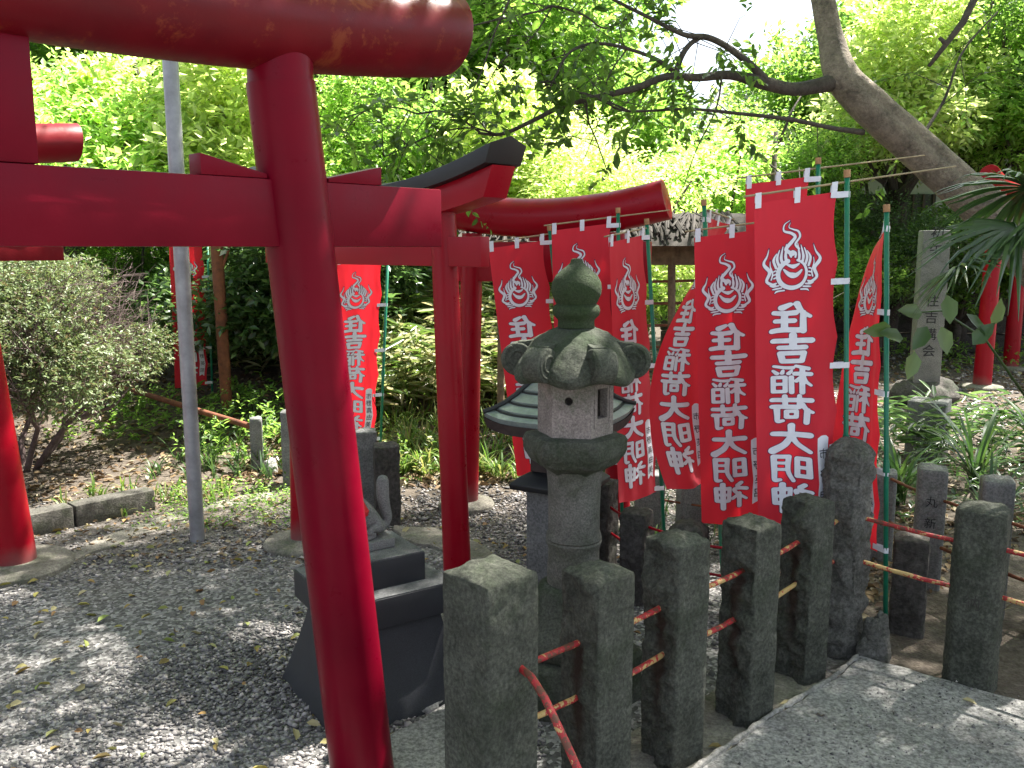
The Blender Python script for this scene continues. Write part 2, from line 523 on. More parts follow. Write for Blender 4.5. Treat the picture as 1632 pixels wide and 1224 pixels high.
def ground_mat():
    m, nt, bs = nodes('earth_and_gravel')
    g = nt.nodes.new("ShaderNodeNewGeometry")
    P = g.outputs["Position"]
    big = tex_noise(nt, 0.7, 5, 0.6, vec=P)
    vo = nt.nodes.new("ShaderNodeTexVoronoi")
    vo.inputs["Scale"].default_value = 75
    nt.links.new(P, vo.inputs["Vector"])
    vo2 = nt.nodes.new("ShaderNodeTexVoronoi")
    vo2.inputs["Scale"].default_value = 34
    nt.links.new(P, vo2.inputs["Vector"])
    bw = nt.nodes.new("ShaderNodeRGBToBW")
    nt.links.new(vo.outputs["Color"], bw.inputs[0])
    peb = ramp(nt, bw.outputs[0], [(0.15, (0.07, 0.068, 0.065)), (0.55, (0.17, 0.165, 0.16)), (0.8, (0.34, 0.33, 0.32))]).outputs[0]
    fine = tex_noise(nt, 24, 8, 0.75, vec=P)
    dirt = ramp(nt, fine.outputs[0], [(0.3, (0.05, 0.04, 0.032)), (0.55, (0.12, 0.1, 0.08)), (0.75, (0.2, 0.17, 0.14))]).outputs[0]
    sx = nt.nodes.new("ShaderNodeSeparateXYZ")
    nt.links.new(P, sx.inputs[0])
    ma = nt.nodes.new("ShaderNodeMath")
    ma.operation = 'MULTIPLY_ADD'
    nt.links.new(big.outputs[0], ma.inputs[0])
    ma.inputs[1].default_value = 3.0
    nt.links.new(sx.outputs[1], ma.inputs[2])
    f = ramp(nt, ma.outputs[0], [(0.0, 0.0), (1.0, 1.0)])
    mr = nt.nodes.new("ShaderNodeMapRange")
    mr.inputs[1].default_value = 5.3
    mr.inputs[2].default_value = 6.9
    nt.links.new(ma.outputs[0], mr.inputs[0])
    mr2 = nt.nodes.new("ShaderNodeMapRange")
    mr2.inputs[1].default_value = 1.05
    mr2.inputs[2].default_value = 1.45
    nt.links.new(sx.outputs[0], mr2.inputs[0])
    mx = nt.nodes.new("ShaderNodeMath")
    mx.operation = 'MAXIMUM'
    nt.links.new(mr.outputs[0], mx.inputs[0])
    nt.links.new(mr2.outputs[0], mx.inputs[1])
    col = mix(nt, mx.outputs[0], peb, dirt)
    nt.links.new(col, bs.inputs["Base Color"])
    bs.inputs["Roughness"].default_value = 0.95
    bs.inputs["Specular IOR Level"].default_value = 0.15
    b1 = bump(nt, bs, vo.outputs["Distance"], -0.0 + 0.5, 0.012)
    bump(nt, bs, fine.outputs[0], 0.5, 0.02, b1)
    return m


M['ground'] = ground_mat()


def gravel_mat():
    m, nt, bs = nodes('gravel_stone')
    g = nt.nodes.new("ShaderNodeNewGeometry")
    c = ramp(nt, g.outputs["Random Per Island"], [(0.0, (0.06, 0.058, 0.058)), (0.4, (0.14, 0.132, 0.128)), (0.7, (0.23, 0.215, 0.208)), (0.9, (0.38, 0.35, 0.335)), (1.0, (0.5, 0.45, 0.41))]).outputs[0]
    nt.links.new(c, bs.inputs["Base Color"])
    bs.inputs["Roughness"].default_value = 0.85
    return m


M['gravel'] = gravel_mat()

# ------------------------------------------------------------------ numpy foliage
rng = np.random.default_rng(7)


def unit(v):
    return v / np.maximum(np.linalg.norm(v, axis=-1, keepdims=True), 1e-9)


def leaves_mesh(name, P, D, N, L, W, shape=6, fold=0.18):
    """P base points, D directions, N approx normals, L lengths, W widths"""
    D = unit(D)
    S = unit(np.cross(D, N))
    N = np.cross(S, D)
    L = L[:, None]
    W = W[:, None]
    if shape == 6:
        vs = [P, P + D * L * .3 + S * W * .48 + N * W * fold, P + D * L * .68 + S * W * .4 + N * W * fold - N * L * .05,
              P + D * L - N * L * .15, P + D * L * .68 - S * W * .4 + N * W * fold - N * L * .05, P + D * L * .3 - S * W * .48 + N * W * fold]
        V = np.stack(vs, 1).reshape(-1, 3)
        b = np.arange(len(P))[:, None] * 6
        Fc = np.concatenate([b + np.array([0, 1, 2, 3]), b + np.array([0, 3, 4, 5])], 1).reshape(-1, 4)
    else:
        vs = [P, P + D * L * .45 + S * W * .5 + N * W * fold, P + D * L, P + D * L * .45 - S * W * .5 + N * W * fold]
        V = np.stack(vs, 1).reshape(-1, 3)
        b = np.arange(len(P))[:, None] * 4
        Fc = np.concatenate([b + np.array([0, 1, 2]), b + np.array([0, 2, 3])], 1).reshape(-1, 3)
    return raw_mesh(name, V, Fc)


def sprays(C, A, per, L, spread=0.5, twig=0.25, flat=0.6):
    """C spray centres, A spray axes; per leaves around a short twig each. returns P, D, N, L, W"""
    n = len(C)
    A = unit(A)
    t = np.tile(np.linspace(0.1, 1.0, per), n)
    Cc = np.repeat(C, per, 0)
    Aa = np.repeat(A, per, 0)
    P = Cc + Aa * (t * twig)[:, None]
    side = rng.normal(size=(n * per, 3))
    side[:, 2] *= (1 - flat)
    D = unit(Aa * 0.7 + unit(side) * 0.9)
    D[:, 2] -= 0.15
    N = np.tile(np.array([0, 0, 1.0]), (n * per, 1)) + rng.normal(size=(n * per, 3)) * spread
    Ls = L * rng.uniform(0.6, 1.2, n * per)
    return P, D, N, Ls


def crown_points(clumps, n, shell=0.55):
    """n points spread through ellipsoidal clumps [(x,y,z,rx,ry,rz)], denser toward the outside"""
    cl = np.array(clumps, dtype=float)
    vol = cl[:, 3] * cl[:, 4] * cl[:, 5]
    k = rng.choice(len(cl), n, p=vol ** 0.75 / (vol ** 0.75).sum())
    d = unit(rng.normal(size=(n, 3)))
    r = shell + (1 - shell) * rng.random(n) ** 0.7
    q = cl[k]
    return q[:, :3] + d * r[:, None] * q[:, 3:6], d


def random_clumps(n, R0, Rz, cz, rmin, rmax):
    out = []
    for i in range(n):
        d = unit(rng.normal(size=3))
        r = rng.random() ** 0.45
        s = rng.uniform(rmin, rmax)
        out.append((d[0] * r * R0, d[1] * r * R0, cz + d[2] * r * Rz, s * rng.uniform(.8, 1.3), s * rng.uniform(.8, 1.3), s * rng.uniform(.45, .8)))
    return out


def crown_mesh(name, clumps, nspray, per, leaf, wl=0.45, twig=0.25, shape=4):
    C, d = crown_points(clumps, nspray)
    A = d + rng.normal(size=d.shape) * 0.6 + np.array([0, 0, 0.1])
    P, D, N, L = sprays(C, A, per, leaf, twig=twig)
    return leaves_mesh(name, P, D, N, L, L * wl, shape)


def branches(mb, clumps, base, r0, n=6):
    base = Vector(base)
    for c in clumps:
        e = Vector(c[:3])
        mid = base.lerp(e, 0.5) + Vector((random.uniform(-.2, .2), random.uniform(-.2, .2), -0.15))
        mb.tube([base, base.lerp(mid, .6) + Vector((0, 0, .1)), mid, e], [r0, r0 * .7, r0 * .5, r0 * .2], n)



# ------------------------------------------------------------------ ground
def terrain_z(x, y):
    """a low wooded bank behind the left and middle"""
    def ss(a, b, t):
        t = min(1, max(0, (t - a) / (b - a)))
        return t * t * (3 - 2 * t)
    z = 0.75 * ss(5.9, 10.5, y) * (1 - ss(0.2, 2.2, x)) * 1.0
    z += 0.5 * ss(14, 24, y)
    z += 0.02 * noise.noise(Vector((x * 0.9, y * 0.9, 0))) * ss(1.5, 3, y)
    return z


def grid_axis(a, b, c, d, fine, coarse):
    return sorted(set([round(v, 3) for v in np.concatenate([np.arange(a, b, coarse), np.arange(b, c, fine), np.arange(c, d + .01, coarse)])]))


gx = grid_axis(-45, -5, 6, 45, 0.15, 2.0)
gy = grid_axis(-20, 0.5, 12, 60, 0.15, 2.0)
V = [(x, y, terrain_z(x, y)) for y in gy for x in gx]
nx = len(gx)
Fc = [(j * nx + i, j * nx + i + 1, (j + 1) * nx + i + 1, (j + 1) * nx + i) for j in range(len(gy) - 1) for i in range(nx - 1)]
tag(link("ground", raw_mesh("ground", V, Fc), M['ground']), kind="structure")


# concrete path where the photographer stands, and the fence footing beside it
def slab(name, poly, z0, z1, mat, jag=0.012, bevel=0.008, seed=0):
    rr = random.Random(seed)
    P = []
    for i, p in enumerate(poly):
        q = poly[(i + 1) % len(poly)]
        n = max(1, int((Vector(q) - Vector(p)).length / 0.06))
        for k in range(n):
            a = Vector(p).lerp(Vector(q), k / n)
            P.append((a.x + rr.uniform(-jag, jag), a.y + rr.uniform(-jag, jag)))
    return MB().prism(P, z0, z1).build(name, mat, bevel=bevel)


E = [gp(*p, 0.03).to_2d() for p in ((1060, 1262), (1130, 1217), (1240, 1138), (1330, 1083), (1372, 1046), (1440, 1064), (1510, 1086), (1632, 1118))]
far_r = E[-1] + (E[-1] - E[-2]).normalized() * 2.0
d0 = (E[0] - E[1]).normalized()
tag(slab("concrete_path", [tuple(e) for e in [E[0] + d0 * 2.6] + E + [far_r, far_r + Vector((0.5, -4)), E[0] + Vector((-1.6, -4))]], -0.1, 0.035, M['concrete'], 0.006), kind="structure")
# ragged cement ridge along the edge of the path
rr_m = random.Random(2)
rp_, rq_ = [], []
for i in range(4):
    for k in range(16):
        a = Vector(E[i]).lerp(Vector(E[i + 1]), k / 16)
        rp_.append((a.x - .797 * 0 - .004 + rr_m.uniform(-.003, .003), a.y + .006 + rr_m.uniform(-.003, .003), .036))
        rq_.append(rr_m.uniform(.006, .012))
tag(MB().tube(rp_, rq_, 7).build("cement_edge", M['kerb_pale']), kind="structure")
# strip of rough concrete under the posts
ux = Vector((0.797, 0.604)); ny = Vector((-0.604, 0.797))
fl = [E[0] + d0 * .9, E[4] + Vector((.0, .0))]
tag(slab("fence_footing", [tuple(E[0] + d0 * 1.2 + ny * .004), tuple(E[3] + ny * .004), tuple(E[3] + ny * .26 - ux * .1), tuple(E[0] + d0 * 1.2 + ny * .34)], -0.1, 0.006, M['kerb'], 0.012, seed=3), kind="structure")
tag(slab("concrete_apron", [tuple(gp(*p).to_2d()) for p in ((560, 1218), (712, 1128), (742, 1160), (735, 1300), (560, 1300))], -0.1, 0.022, M['concrete'], 0.008, seed=5), kind="structure")
tag(slab("stone_paving", [tuple(gp(*p).to_2d()) for p in ((625, 842), (690, 846), (760, 868), (800, 900), (760, 912), (700, 880), (640, 862))], -0.1, 0.02, M['kerb'], 0.015, seed=6), kind="structure")
tag(slab("earth_kerb", [tuple(gp(*p).to_2d()) for p in ((60, 900), (225, 838), (312, 806), (430, 786), (430, 797), (320, 819), (230, 853), (70, 915))], -0.1, 0.012, M['kerb'], 0.03, seed=8), kind="structure")


# ------------------------------------------------------------------ torii
def arc(n, a, b, fn):
    return [fn(a + (b - a) * i / (n - 1)) for i in range(n)]


def torii(name, label, centre, rz, half_top, half_bot, z_top, rt, rb, nuki, kasagi, mat, pmat, strut=True, wedges=True, footing=0.0, sides=(-1, 1), wrap=False, footsides=None):
    """nuki=(z0,z1,halfx_left,halfx_right,thick) kasagi=dict(kind,...)"""
    t = empty(name, centre, rz, label, "torii", "red torii gates of the shrine")
    for s in (-1, 1):
        mb = MB()
        n = 8
        pts, rad = [], []
        for i in range(n + 1):
            f = i / n
            pts.append((s * (half_bot + (half_top - half_bot) * f), 0, -0.05 + (z_top + .05) * f))
            rad.append(rb + (rt - rb) * f)
        mb.tube(pts, rad, 48)
        mb.build("pillar", pmat, t)
        if kasagi['kind'] == 'round':
            c = MB().tube([(s * half_top, 0, z_top - 0.012), (s * half_top, 0, z_top + .004 + kasagi.get('daiwa', .05))], rt * 0.95, 48)
            c.build("pillar_cap", mat, t)
        if footing and (footsides is None or s in footsides):
            MB().lathe([(footing, -0.05), (footing, 0.02), (footing * .93, 0.035), (rb * 1.15, 0.045)], 28, (s * half_bot, 0, 0)).build("footing", M['kerb'], t, bevel=0.004)
    z0, z1, xl, xr, th = nuki
    MB().box(((xr - xl) / 2, 0, (z0 + z1) / 2), (xl + xr, th, z1 - z0)).build("tie_beam", mat, t, bevel=0.004)
    if wedges:
        xx = half_bot + (half_top - half_bot) * z1 / z_top
        for s in (-1, 1):
            for q in (-1, 1):
                x0 = s * xx + q * (rt * 1.04)
                x1 = x0 + q * 0.17
                wd = th * 0.9
                v = [(x0, -wd / 2, z1 + .001), (x1, -wd / 2, z1 + .001), (x1, -wd / 2, z1 + 0.05), (x0, -wd / 2, z1 + 0.012)]
                v += [(a, wd / 2, c) for a, b, c in v]
                MB().add(v, [(0, 1, 2, 3), (7, 6, 5, 4), (0, 4, 5, 1), (1, 5, 6, 2), (2, 6, 7, 3), (3, 7, 4, 0)]).build("wedge", mat, t, bevel=0.003)
    k = kasagi
    if strut:
        zz = k['z'] - (k['r'] * .9 if k['kind'] == 'round' else 0)
        MB().box((0, 0, (z1 + zz) / 2), (k.get('strut', .1), th * .7, zz - z1 - .004)).build("centre_strut", mat, t, bevel=0.004)
    if k['kind'] == 'round':
        zf = lambda x: k['z'] + k['rise'] * (abs(x) / k['xr']) ** k.get('pw', 2.2)
        mb = MB()
        n = 33
        xs = [(-k['xl'] + (k['xr'] + k['xl']) * i / (n - 1)) for i in range(n)]
        base = len(mb.v)
        mb.tube([(x, 0, zf(x)) for x in xs], k['r'], 56)
        # slanted end cuts: the top overhangs the foot
        sl_ = k.get('slant', 0.0)
        if sl_:
            for e, idx in ((-1, 0), (1, n - 1)):
                for q in range(56):
                    x, y, z = mb.v[idx * 56 + q]
                    dz = (z - zf(xs[idx])) / k['r']
                    mb.v[idx * 56 + q] = (x + e * sl_ * dz - k.get('slanty', 0) * e * y / k['r'], y, z)
        mb.build("top_beam", k.get('mat', mat), t, bevel=0.005)
    else:
        # curved squared lintel (red) under a black five-sided cap
        def section(x, h, d, lift, five):
            zb = k['z'] + k['rise'] * (abs(x) / k['xr']) ** 2.3 + lift
            if five:
                return [(x, -d / 2, zb), (x, -d / 2 * 1.0, zb + h * .7), (x, 0, zb + h), (x, d / 2, zb + h * .7), (x, d / 2, zb)]
            return [(x, -d / 2, zb), (x, -d / 2, zb + h), (x, d / 2, zb + h), (x, d / 2, zb)]
        for nm, h0, h1, d, lift, five, mt, ext in (("lintel", .095, .11, .13, 0, False, mat, -0.045), ("top_beam", .075, .095, .2, .0, True, M['black'], 0.0)):
            mb = MB()
            n = 25
            secs = []
            for i in range(n):
                f = -1 + 2 * i / (n - 1)
                x = f * (k['xr'] + ext)
                h = h0 + (h1 - h0) * abs(f) ** 2
                hl = .095 + (.11 - .095) * abs(f) ** 2 + .002
                secs.append(section(x, h, d, hl if five else 0, five))
            q = len(secs[0])
            for e, i in ((-1, 0), (1, n - 1)):
                zb = secs[i][0][2]
                secs[i] = [(x + e * (z - zb) * .45, y, z + (z - zb) * .08) for x, y, z in secs[i]]
            Vv = [p for s_ in secs for p in s_]
            Ff = [(i * q + j, i * q + (j + 1) % q, (i + 1) * q + (j + 1) % q, (i + 1) * q + j) for i in range(n - 1) for j in range(q)]
            Ff += [tuple(range(q)), tuple(range(n * q - 1, n * q - q - 1, -1))]
            mb.add(Vv, Ff).build(nm, mt, t, bevel=0.003)
    return t


# nearest gate (runs from near left to far right)
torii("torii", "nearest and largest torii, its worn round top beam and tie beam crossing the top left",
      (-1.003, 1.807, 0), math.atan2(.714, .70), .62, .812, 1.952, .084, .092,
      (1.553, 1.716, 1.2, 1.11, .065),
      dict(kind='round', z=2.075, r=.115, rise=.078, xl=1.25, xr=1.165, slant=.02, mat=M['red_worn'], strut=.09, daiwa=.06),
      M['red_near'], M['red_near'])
# gate with black curved roof beam behind it
torii("torii", "torii whose curved top beam is black, standing behind the stone fox",
      (-.669, 4.045, 0), math.atan2(-.70, .75), .525, .60, 1.70, .053, .061,
      (1.475, 1.595, .80, .77, .05),
      dict(kind='square', z=1.655, xr=.87, rise=.10, strut=.08),
      M['red'], M['red_foot'], footing=.2, wedges=False)
# low gate behind the banners
torii("torii", "low torii behind the banners and lantern with an upturned round top beam",
      (.165, 5.0, 0), math.atan2(-.34, .94), .42, .47, 1.60, .062, .07,
      (1.36, 1.585, .64, .62, .06),
      dict(kind='round', z=1.716, r=.108, rise=.09, xl=.77, xr=.70, slant=.0, slanty=-.02, pw=2.0, strut=.13, mat=M['red'], daiwa=.03),
      M['red'], M['red_foot'], wedges=False, footing=.17)
# gate at the left edge
torii("torii", "torii at the left edge, only its right pillar and beam ends in view",
      (-2.92, 3.62, 0), math.atan2(.714, .70), .57, .70, 1.90, .085, .1,
      (1.49, 1.64, 1.05, 1.02, .07),
      dict(kind='round', z=2.0, r=.092, rise=.06, xl=1.15, xr=1.13, slant=.015, mat=M['red_dusty'], daiwa=.05),
      M['red_dusty'], M['red_foot'], footing=.26)
# far gate on the right
torii("torii", "far torii at the right edge behind the leaning tree trunk",
      (5.86, 10.5, 0), math.atan2(1.7, 1.3), .95, .99, 2.1, .085, .095,
      (1.62, 1.76, 1.3, 1.3, .08),
      dict(kind='round', z=2.2, r=.1, rise=.1, xl=1.55, xr=1.55, daiwa=.06),
      M['red'], M['red_foot'], footing=.22)


# ------------------------------------------------------------------ stone posts and fences
def stone_post(w, d, h, seed, rough=(1, 1, 1, 1), dome=.012, cr=.004, amp=.012, res=.011, lean=0, coarse=9.0):
    """squared post with hewn faces; rough = how uneven each side is (+x, +y, -x, -y)"""
    per = []
    def side(a, b, k):
        n = max(4, int((Vector(b) - Vector(a)).length / res))
        for i in range(n):
            f = i / n
            per.append((a[0] + (b[0] - a[0]) * f, a[1] + (b[1] - a[1]) * f, k, f))
    x, y = w / 2, d / 2
    side((x, -y), (x, y), 0)
    side((x, y), (-x, y), 1)
    side((-x, y), (-x, -y), 2)
    side((-x, -y), (x, -y), 3)
    m = len(per)
    nz = int(h / res)
    V = []
    off = Vector((seed * 3.17, seed * 1.3, seed * 7.1))
    nrm = [(1, 0), (0, 1), (-1, 0), (0, -1)]
    for j in range(nz + 1):
        z = h * j / nz
        for px_, py_, k, f in per:
            p = Vector((px_, py_, z))
            # rounded arris
            ex = min(f, 1 - f) * (w if k in (1, 3) else d)
            rd = max(0, cr - ex)
            inx = -math.copysign(rd * .45, px_) if abs(px_) > x - cr else 0
            iny = -math.copysign(rd * .45, py_) if abs(py_) > y - cr else 0
            c = noise.noise(p * coarse + off) * 1.0 - abs(noise.noise(p * coarse * 1.7 + off * 2)) * .9 * rough[k] + .2 + noise.noise(p * coarse * 2.7 + off) * .5 + noise.noise(p * coarse * 6 + off) * .5 + noise.noise(p * coarse * 13 + off) * .28
            r0 = rough[k]
            r1 = rough[(k + 1) % 4] if f > .5 else rough[(k - 1) % 4]
            bl = min(1, ex / .03)
            a = (r0 * (0.5 + 0.5 * bl) + r1 * (0.5 - 0.5 * bl)) * amp * (.4 + .6 * bl if r0 < .9 and r1 < .9 else .6 + .4 * bl)
            nx_, ny_ = nrm[k]
            top = max(0, (z - (h - .018 - .012 * noise.noise(p * 22 + off))) / .022)
            sh = 1 - .03 * min(1.3, top) ** 2
            V.append(((p.x + inx) * sh + nx_ * c * a, (p.y + iny) * sh + ny_ * c * a, z + (0 if j < nz else 0)))
    Fc = []
    for j in range(nz):
        for i in range(m):
            i2 = (i + 1) % m
            Fc.append((j * m + i, j * m + i2, (j + 1) * m + i2, (j + 1) * m + i))
    rings = 8
    last = nz * m
    top_ring = [V[last + i] for i in range(m)]
    for q in range(1, rings):
        s = 1 - q / rings
        b = len(V)
        for i in range(m):
            tx, ty, tz = top_ring[i]
            xx, yy = tx * s, ty * s
            p = Vector((xx, yy, h))
            zz = h + dome * (1 - s ** 2) + (noise.noise(p * 14 + off) * .013 + noise.noise(p * 38 + off) * .008 + noise.noise(p * 80 + off) * .003) * min(1, q / 1.5) * (1 if rough else 1)
            V.append((xx, yy, zz))
        pb = last if q == 1 else b - m
        for i in range(m):
            i2 = (i + 1) % m
            Fc.append((pb + i, pb + i2, b + i2, b + i))
    V.append((0, 0, h + dome))
    b = len(V) - 1
    pb = b - m
    Fc += [(pb + i, pb + (i + 1) % m, b, b) for i in range(m)]
    me = bpy.data.meshes.new("post")
    me.from_pydata(V, [], [f if f[2] != f[3] else f[:3] for f in Fc])
    return me


def put_post(parent, p, w, d, h, rz, seed, mat, label=None, name="post", **kw):
    o = link(name, stone_post(w, d, h + .05, seed, **kw), mat, parent)
    o.location = (p[0], p[1], -0.05)
    o.rotation_euler = (R(kw.get('lean', 0)), 0, rz)
    if label: o["label"] = label
    return o


def rod(parent, a, b, r=.0085, bend=.004, seed=0, mat=None, name="rail"):
    rr = random.Random(seed)
    a, b = Vector(a), Vector(b)
    pts = []
    for i in range(9):
        f = i / 8
        pts.append(a.lerp(b, f) + Vector((rr.uniform(-1, 1) * .001, rr.uniform(-1, 1) * .001, -bend * math.sin(math.pi * f) + rr.uniform(-1, 1) * .001)))
    return MB().tube(pts, [r * rr.uniform(.92, 1.08) for _ in pts], 12).build(name, mat or M['rod'], parent, smooth=True)


fence = empty("stone_fence", (0, 0, 0), 0, "front fence of mossy stone posts joined by flaking red rods along the concrete path", "fence")
RZ = math.atan2(.604, .797)
P1 = Vector((-.052, 2.035)); P2 = Vector((.232, 2.26)); P3 = Vector((.49, 2.50)); P4 = Vector((.775, 2.735)); P5 = Vector((1.055, 3.02)); P6 = Vector((1.275, 3.24)); P8 = Vector((1.64, 2.95)); P9 = Vector((1.98, 2.60))
put_post(fence, P1, .17, .165, .775, RZ + R(6), 1, M['post_stone'], "largest post at the near end, a bent rod sticking out of it", rough=(.5, .6, .55, .55), dome=.016, cr=.004)
put_post(fence, P2, .142, .142, .69, RZ + R(3), 2, M['post_rust'], rough=(.5, .6, 1.0, .5), dome=.012, amp=.013)
put_post(fence, P3, .135, .142, .70, RZ + R(-2), 3, M['post_rust'], rough=(.5, .6, 1.3, .45), dome=.014, amp=.019)
put_post(fence, P4, .128, .142, .675, RZ + R(-2), 4, M['post_rust'], rough=(.5, .6, 1.4, .4), dome=.014, amp=.019)
put_post(fence, P5, .125, .135, .665, RZ + R(-3), 5, M['post_rust'], rough=(.5, .6, 1.4, .4), dome=.014, amp=.019)
put_post(fence, P6, .17, .16, .79, RZ + R(20), 6, M['post_corner'], "tall corner post with a rounded hewn top", rough=(1.0, .9, 1.0, 1.0), dome=.05, amp=.02, cr=.04)
put_post(fence, P8, .16, .155, .655, R(-40), 8, M['post_stone'], "smoother post right of the corner with faint carved letters", rough=(.5, .5, .5, .3), dome=.02, cr=.03)
put_post(fence, P9, .155, .15, .68, R(-40), 9, M['post_stone'], rough=(.5, .5, .5, .3), dome=.02, cr=.03)
PP = [P1, P2, P3, P4, P5, P6]
for i in range(5):
    a, b = PP[i], PP[i + 1]
    for k, z in enumerate((.50, .345)):
        z += (0, .0, .012, .02, .03)[i]
        rod(fence, (a.x, a.y, z + .0), (b.x, b.y, z + .012), seed=i * 2 + k, bend=.005)
for i, (a, b) in enumerate(((P6, P8), (P8, P9))):
    for k, z in enumerate((.52, .35)):
        rod(fence, (a.x, a.y, z + .03 - .02 * i), (b.x, b.y, z), seed=20 + i * 2 + k, bend=.006)
# broken rail curling out of the first post
bp = [at(826, 1062, 2.0), at(846, 1078, 1.96), at(868, 1112, 1.92), at(886, 1150, 1.88), at(905, 1190, 1.85), at(925, 1235, 1.81), at(945, 1290, 1.77)]
o = MB().tube(bp, .0095, 12).build("rail", M['rod'], fence, smooth=True)
o["label"] = "bent loose rail hanging down from the first post"

# carving on the smooth post (vertical faint letters)
FONT_CURVES = {}


def glyph_mesh(ch, offset=0.0, res=4):
    key = (ch, offset)
    if key in FONT_CURVES:
        return FONT_CURVES[key]
    cu = bpy.data.curves.new("glyph", 'FONT')
    cu.body = ch
    cu.size = 1.0
    cu.offset = offset
    cu.resolution_u = res
    cu.fill_mode = 'FRONT'
    ob = bpy.data.objects.new("glyph", cu)
    COL.objects.link(ob)
    bpy.context.view_layer.update()
    dg = bpy.context.evaluated_depsgraph_get()
    me = bpy.data.meshes.new_from_object(ob.evaluated_get(dg))
    bpy.data.objects.remove(ob)
    bm = bmesh.new()
    bm.from_mesh(me)
    bmesh.ops.remove_doubles(bm, verts=bm.verts, dist=1e-4)
    bm.verts.ensure_lookup_table()
    V = [v.co.copy() for v in bm.verts]
    Fs = [[v.index for v in f.verts] for f in bm.faces]
    bm.free()
    if V:
        x0, x1 = min(v.x for v in V), max(v.x for v in V)
        y0, y1 = min(v.y for v in V), max(v.y for v in V)
        V = [(v.x - (x0 + x1) / 2, v.y - (y0 + y1) / 2) for v in V]
        info = (x1 - x0, y1 - y0)
    else:
        info = (1, 1)
    FONT_CURVES[key] = (V, Fs, info)
    return FONT_CURVES[key]


def flat_text(name, chars, cell, centre, right, up, normal, mat, parent, step=None, offset=0.0, lift=.002, sx=1.0):
    """column of characters on a flat face; right/up/normal are unit vectors of the face"""
    mb = MB()
    step = step or cell * 1.15
    n = len(chars)
    for i, ch in enumerate(chars):
        if ch == ' ':
            continue
        V, Fs, (w, h) = glyph_mesh(ch, offset)
        s = cell / 0.95
        cy = ((n - 1) / 2 - i) * step
        P = [Vector(centre) + Vector(right) * (x * s * sx) + Vector(up) * (y * s + cy) + Vector(normal) * lift for x, y in V]
        mb.add(P, Fs)
    return link(name, mb.mesh(name), mat, parent, smooth=False)


nf = Vector((math.sin(R(-40)), -math.cos(R(-40)), 0))
flat_text("carving", "奉納", .055, (P8.x + nf.x * .078, P8.y + nf.y * .078, .38), (math.cos(R(-40)), math.sin(R(-40)), 0), (0, 0, 1), nf, M['post_dark'], fence, .085, lift=.001)

# inner fence of dark rough posts with thin red rods, behind the lantern
dark_f = empty("stone_fence", (0, 0, 0), 0, "inner fence of dark rough posts with thin red rods behind the stone lantern", "fence")
DP = [Vector((.22, 4.02)), Vector((.545, 3.72)), Vector((.745, 3.53))]
DP = [at(965, 830, 4.0).to_2d(), at(1015, 830, 3.72).to_2d(), at(1100, 835, 3.5).to_2d()]
put_post(dark_f, DP[0], .08, .12, .47, R(-30), 31, M['post_dark'], rough=(1, 1, 1, 1), amp=.014)
put_post(dark_f, DP[1], .115, .12, .41, R(-28), 32, M['post_dark'], rough=(1, 1, 1.2, 1), amp=.014)
put_post(dark_f, DP[2], .14, .13, .40, R(-25), 33, M['post_dark'], rough=(1.2, 1, 1.2, 1.2), amp=.02, dome=.04)
rc = M['red']
for a, b in zip(DP[:-1], DP[1:]):
    for z in (.36, .24):
        rod(dark_f, (a.x, a.y, z), (b.x, b.y, z - .01), r=.006, mat=rc, seed=int(z * 100))
for z in (.34, .22):
    rod(dark_f, (DP[2].x, DP[2].y, z), (DP[2].x + .35, DP[2].y - .13, z), r=.006, mat=rc, seed=int(z * 100))

# grey squared posts behind
grey_f = empty("stone_fence", (0, 0, 0), 0, "short plain grey posts standing behind the low ends of the banners", "fence")
for px, Y in ((1035, 4.65), (1102, 4.6), (1190, 4.4)):
    p = at(px, 800, Y)
    put_post(grey_f, p.to_2d(), .14, .13, .34, R(5), px, M['post_grey'], rough=(.2, .2, .2, .2), dome=.008, amp=.006, res=.02)
a, b = at(1035, 800, 4.65), at(1190, 800, 4.4)
rod(grey_f, (a.x, a.y, .2), (b.x, b.y, .2), r=.006, mat=M['rust'], seed=4)

# carved dressed posts with iron bars on the right
inner = empty("stone_fence", (0, 0, 0), 0, "dressed grey posts with dark iron bars right of the banners, one carved", "fence")
IP = [at(1408, 760, 4.3), at(1486, 760, 3.92), at(1590, 770, 3.6), at(1690, 770, 3.35)]
for i, p in enumerate(IP):
    o = put_post(inner, p.to_2d(), .125, .125, (.44, .555, .585, .58)[i], R(-22), 50 + i, M['post_grey'], rough=(.15, .15, .15, .15), dome=.012, cr=.008, amp=.006, res=.018)
    if i == 1:
        o["label"] = "post carved with two characters"
for a, b in zip(IP[:-1], IP[1:]):
    for z in (.42, .20):
        rod(inner, (a.x, a.y, z), (b.x, b.y, z), r=.008, mat=M['rust'], seed=int(z * 77))
nf = Vector((math.sin(R(-22)), -math.cos(R(-22)), 0))
flat_text("carving", "丸新", .05, (IP[1].x + nf.x * .064, IP[1].y + nf.y * .064, .36), (math.cos(R(-22)), math.sin(R(-22)), 0), (0, 0, 1), nf, M['ink'], inner, .1, lift=.003)
# lone low post just inside the corner
p = at(1447, 950, 3.42)
lp = put_post(None, p.to_2d(), .13, .12, .39, R(-25), 61, M['post_dark'], rough=(.8, .8, .8, .8), name="stone_post")
tag(lp, "low dark stone post just right of the tall corner post", "stone post")

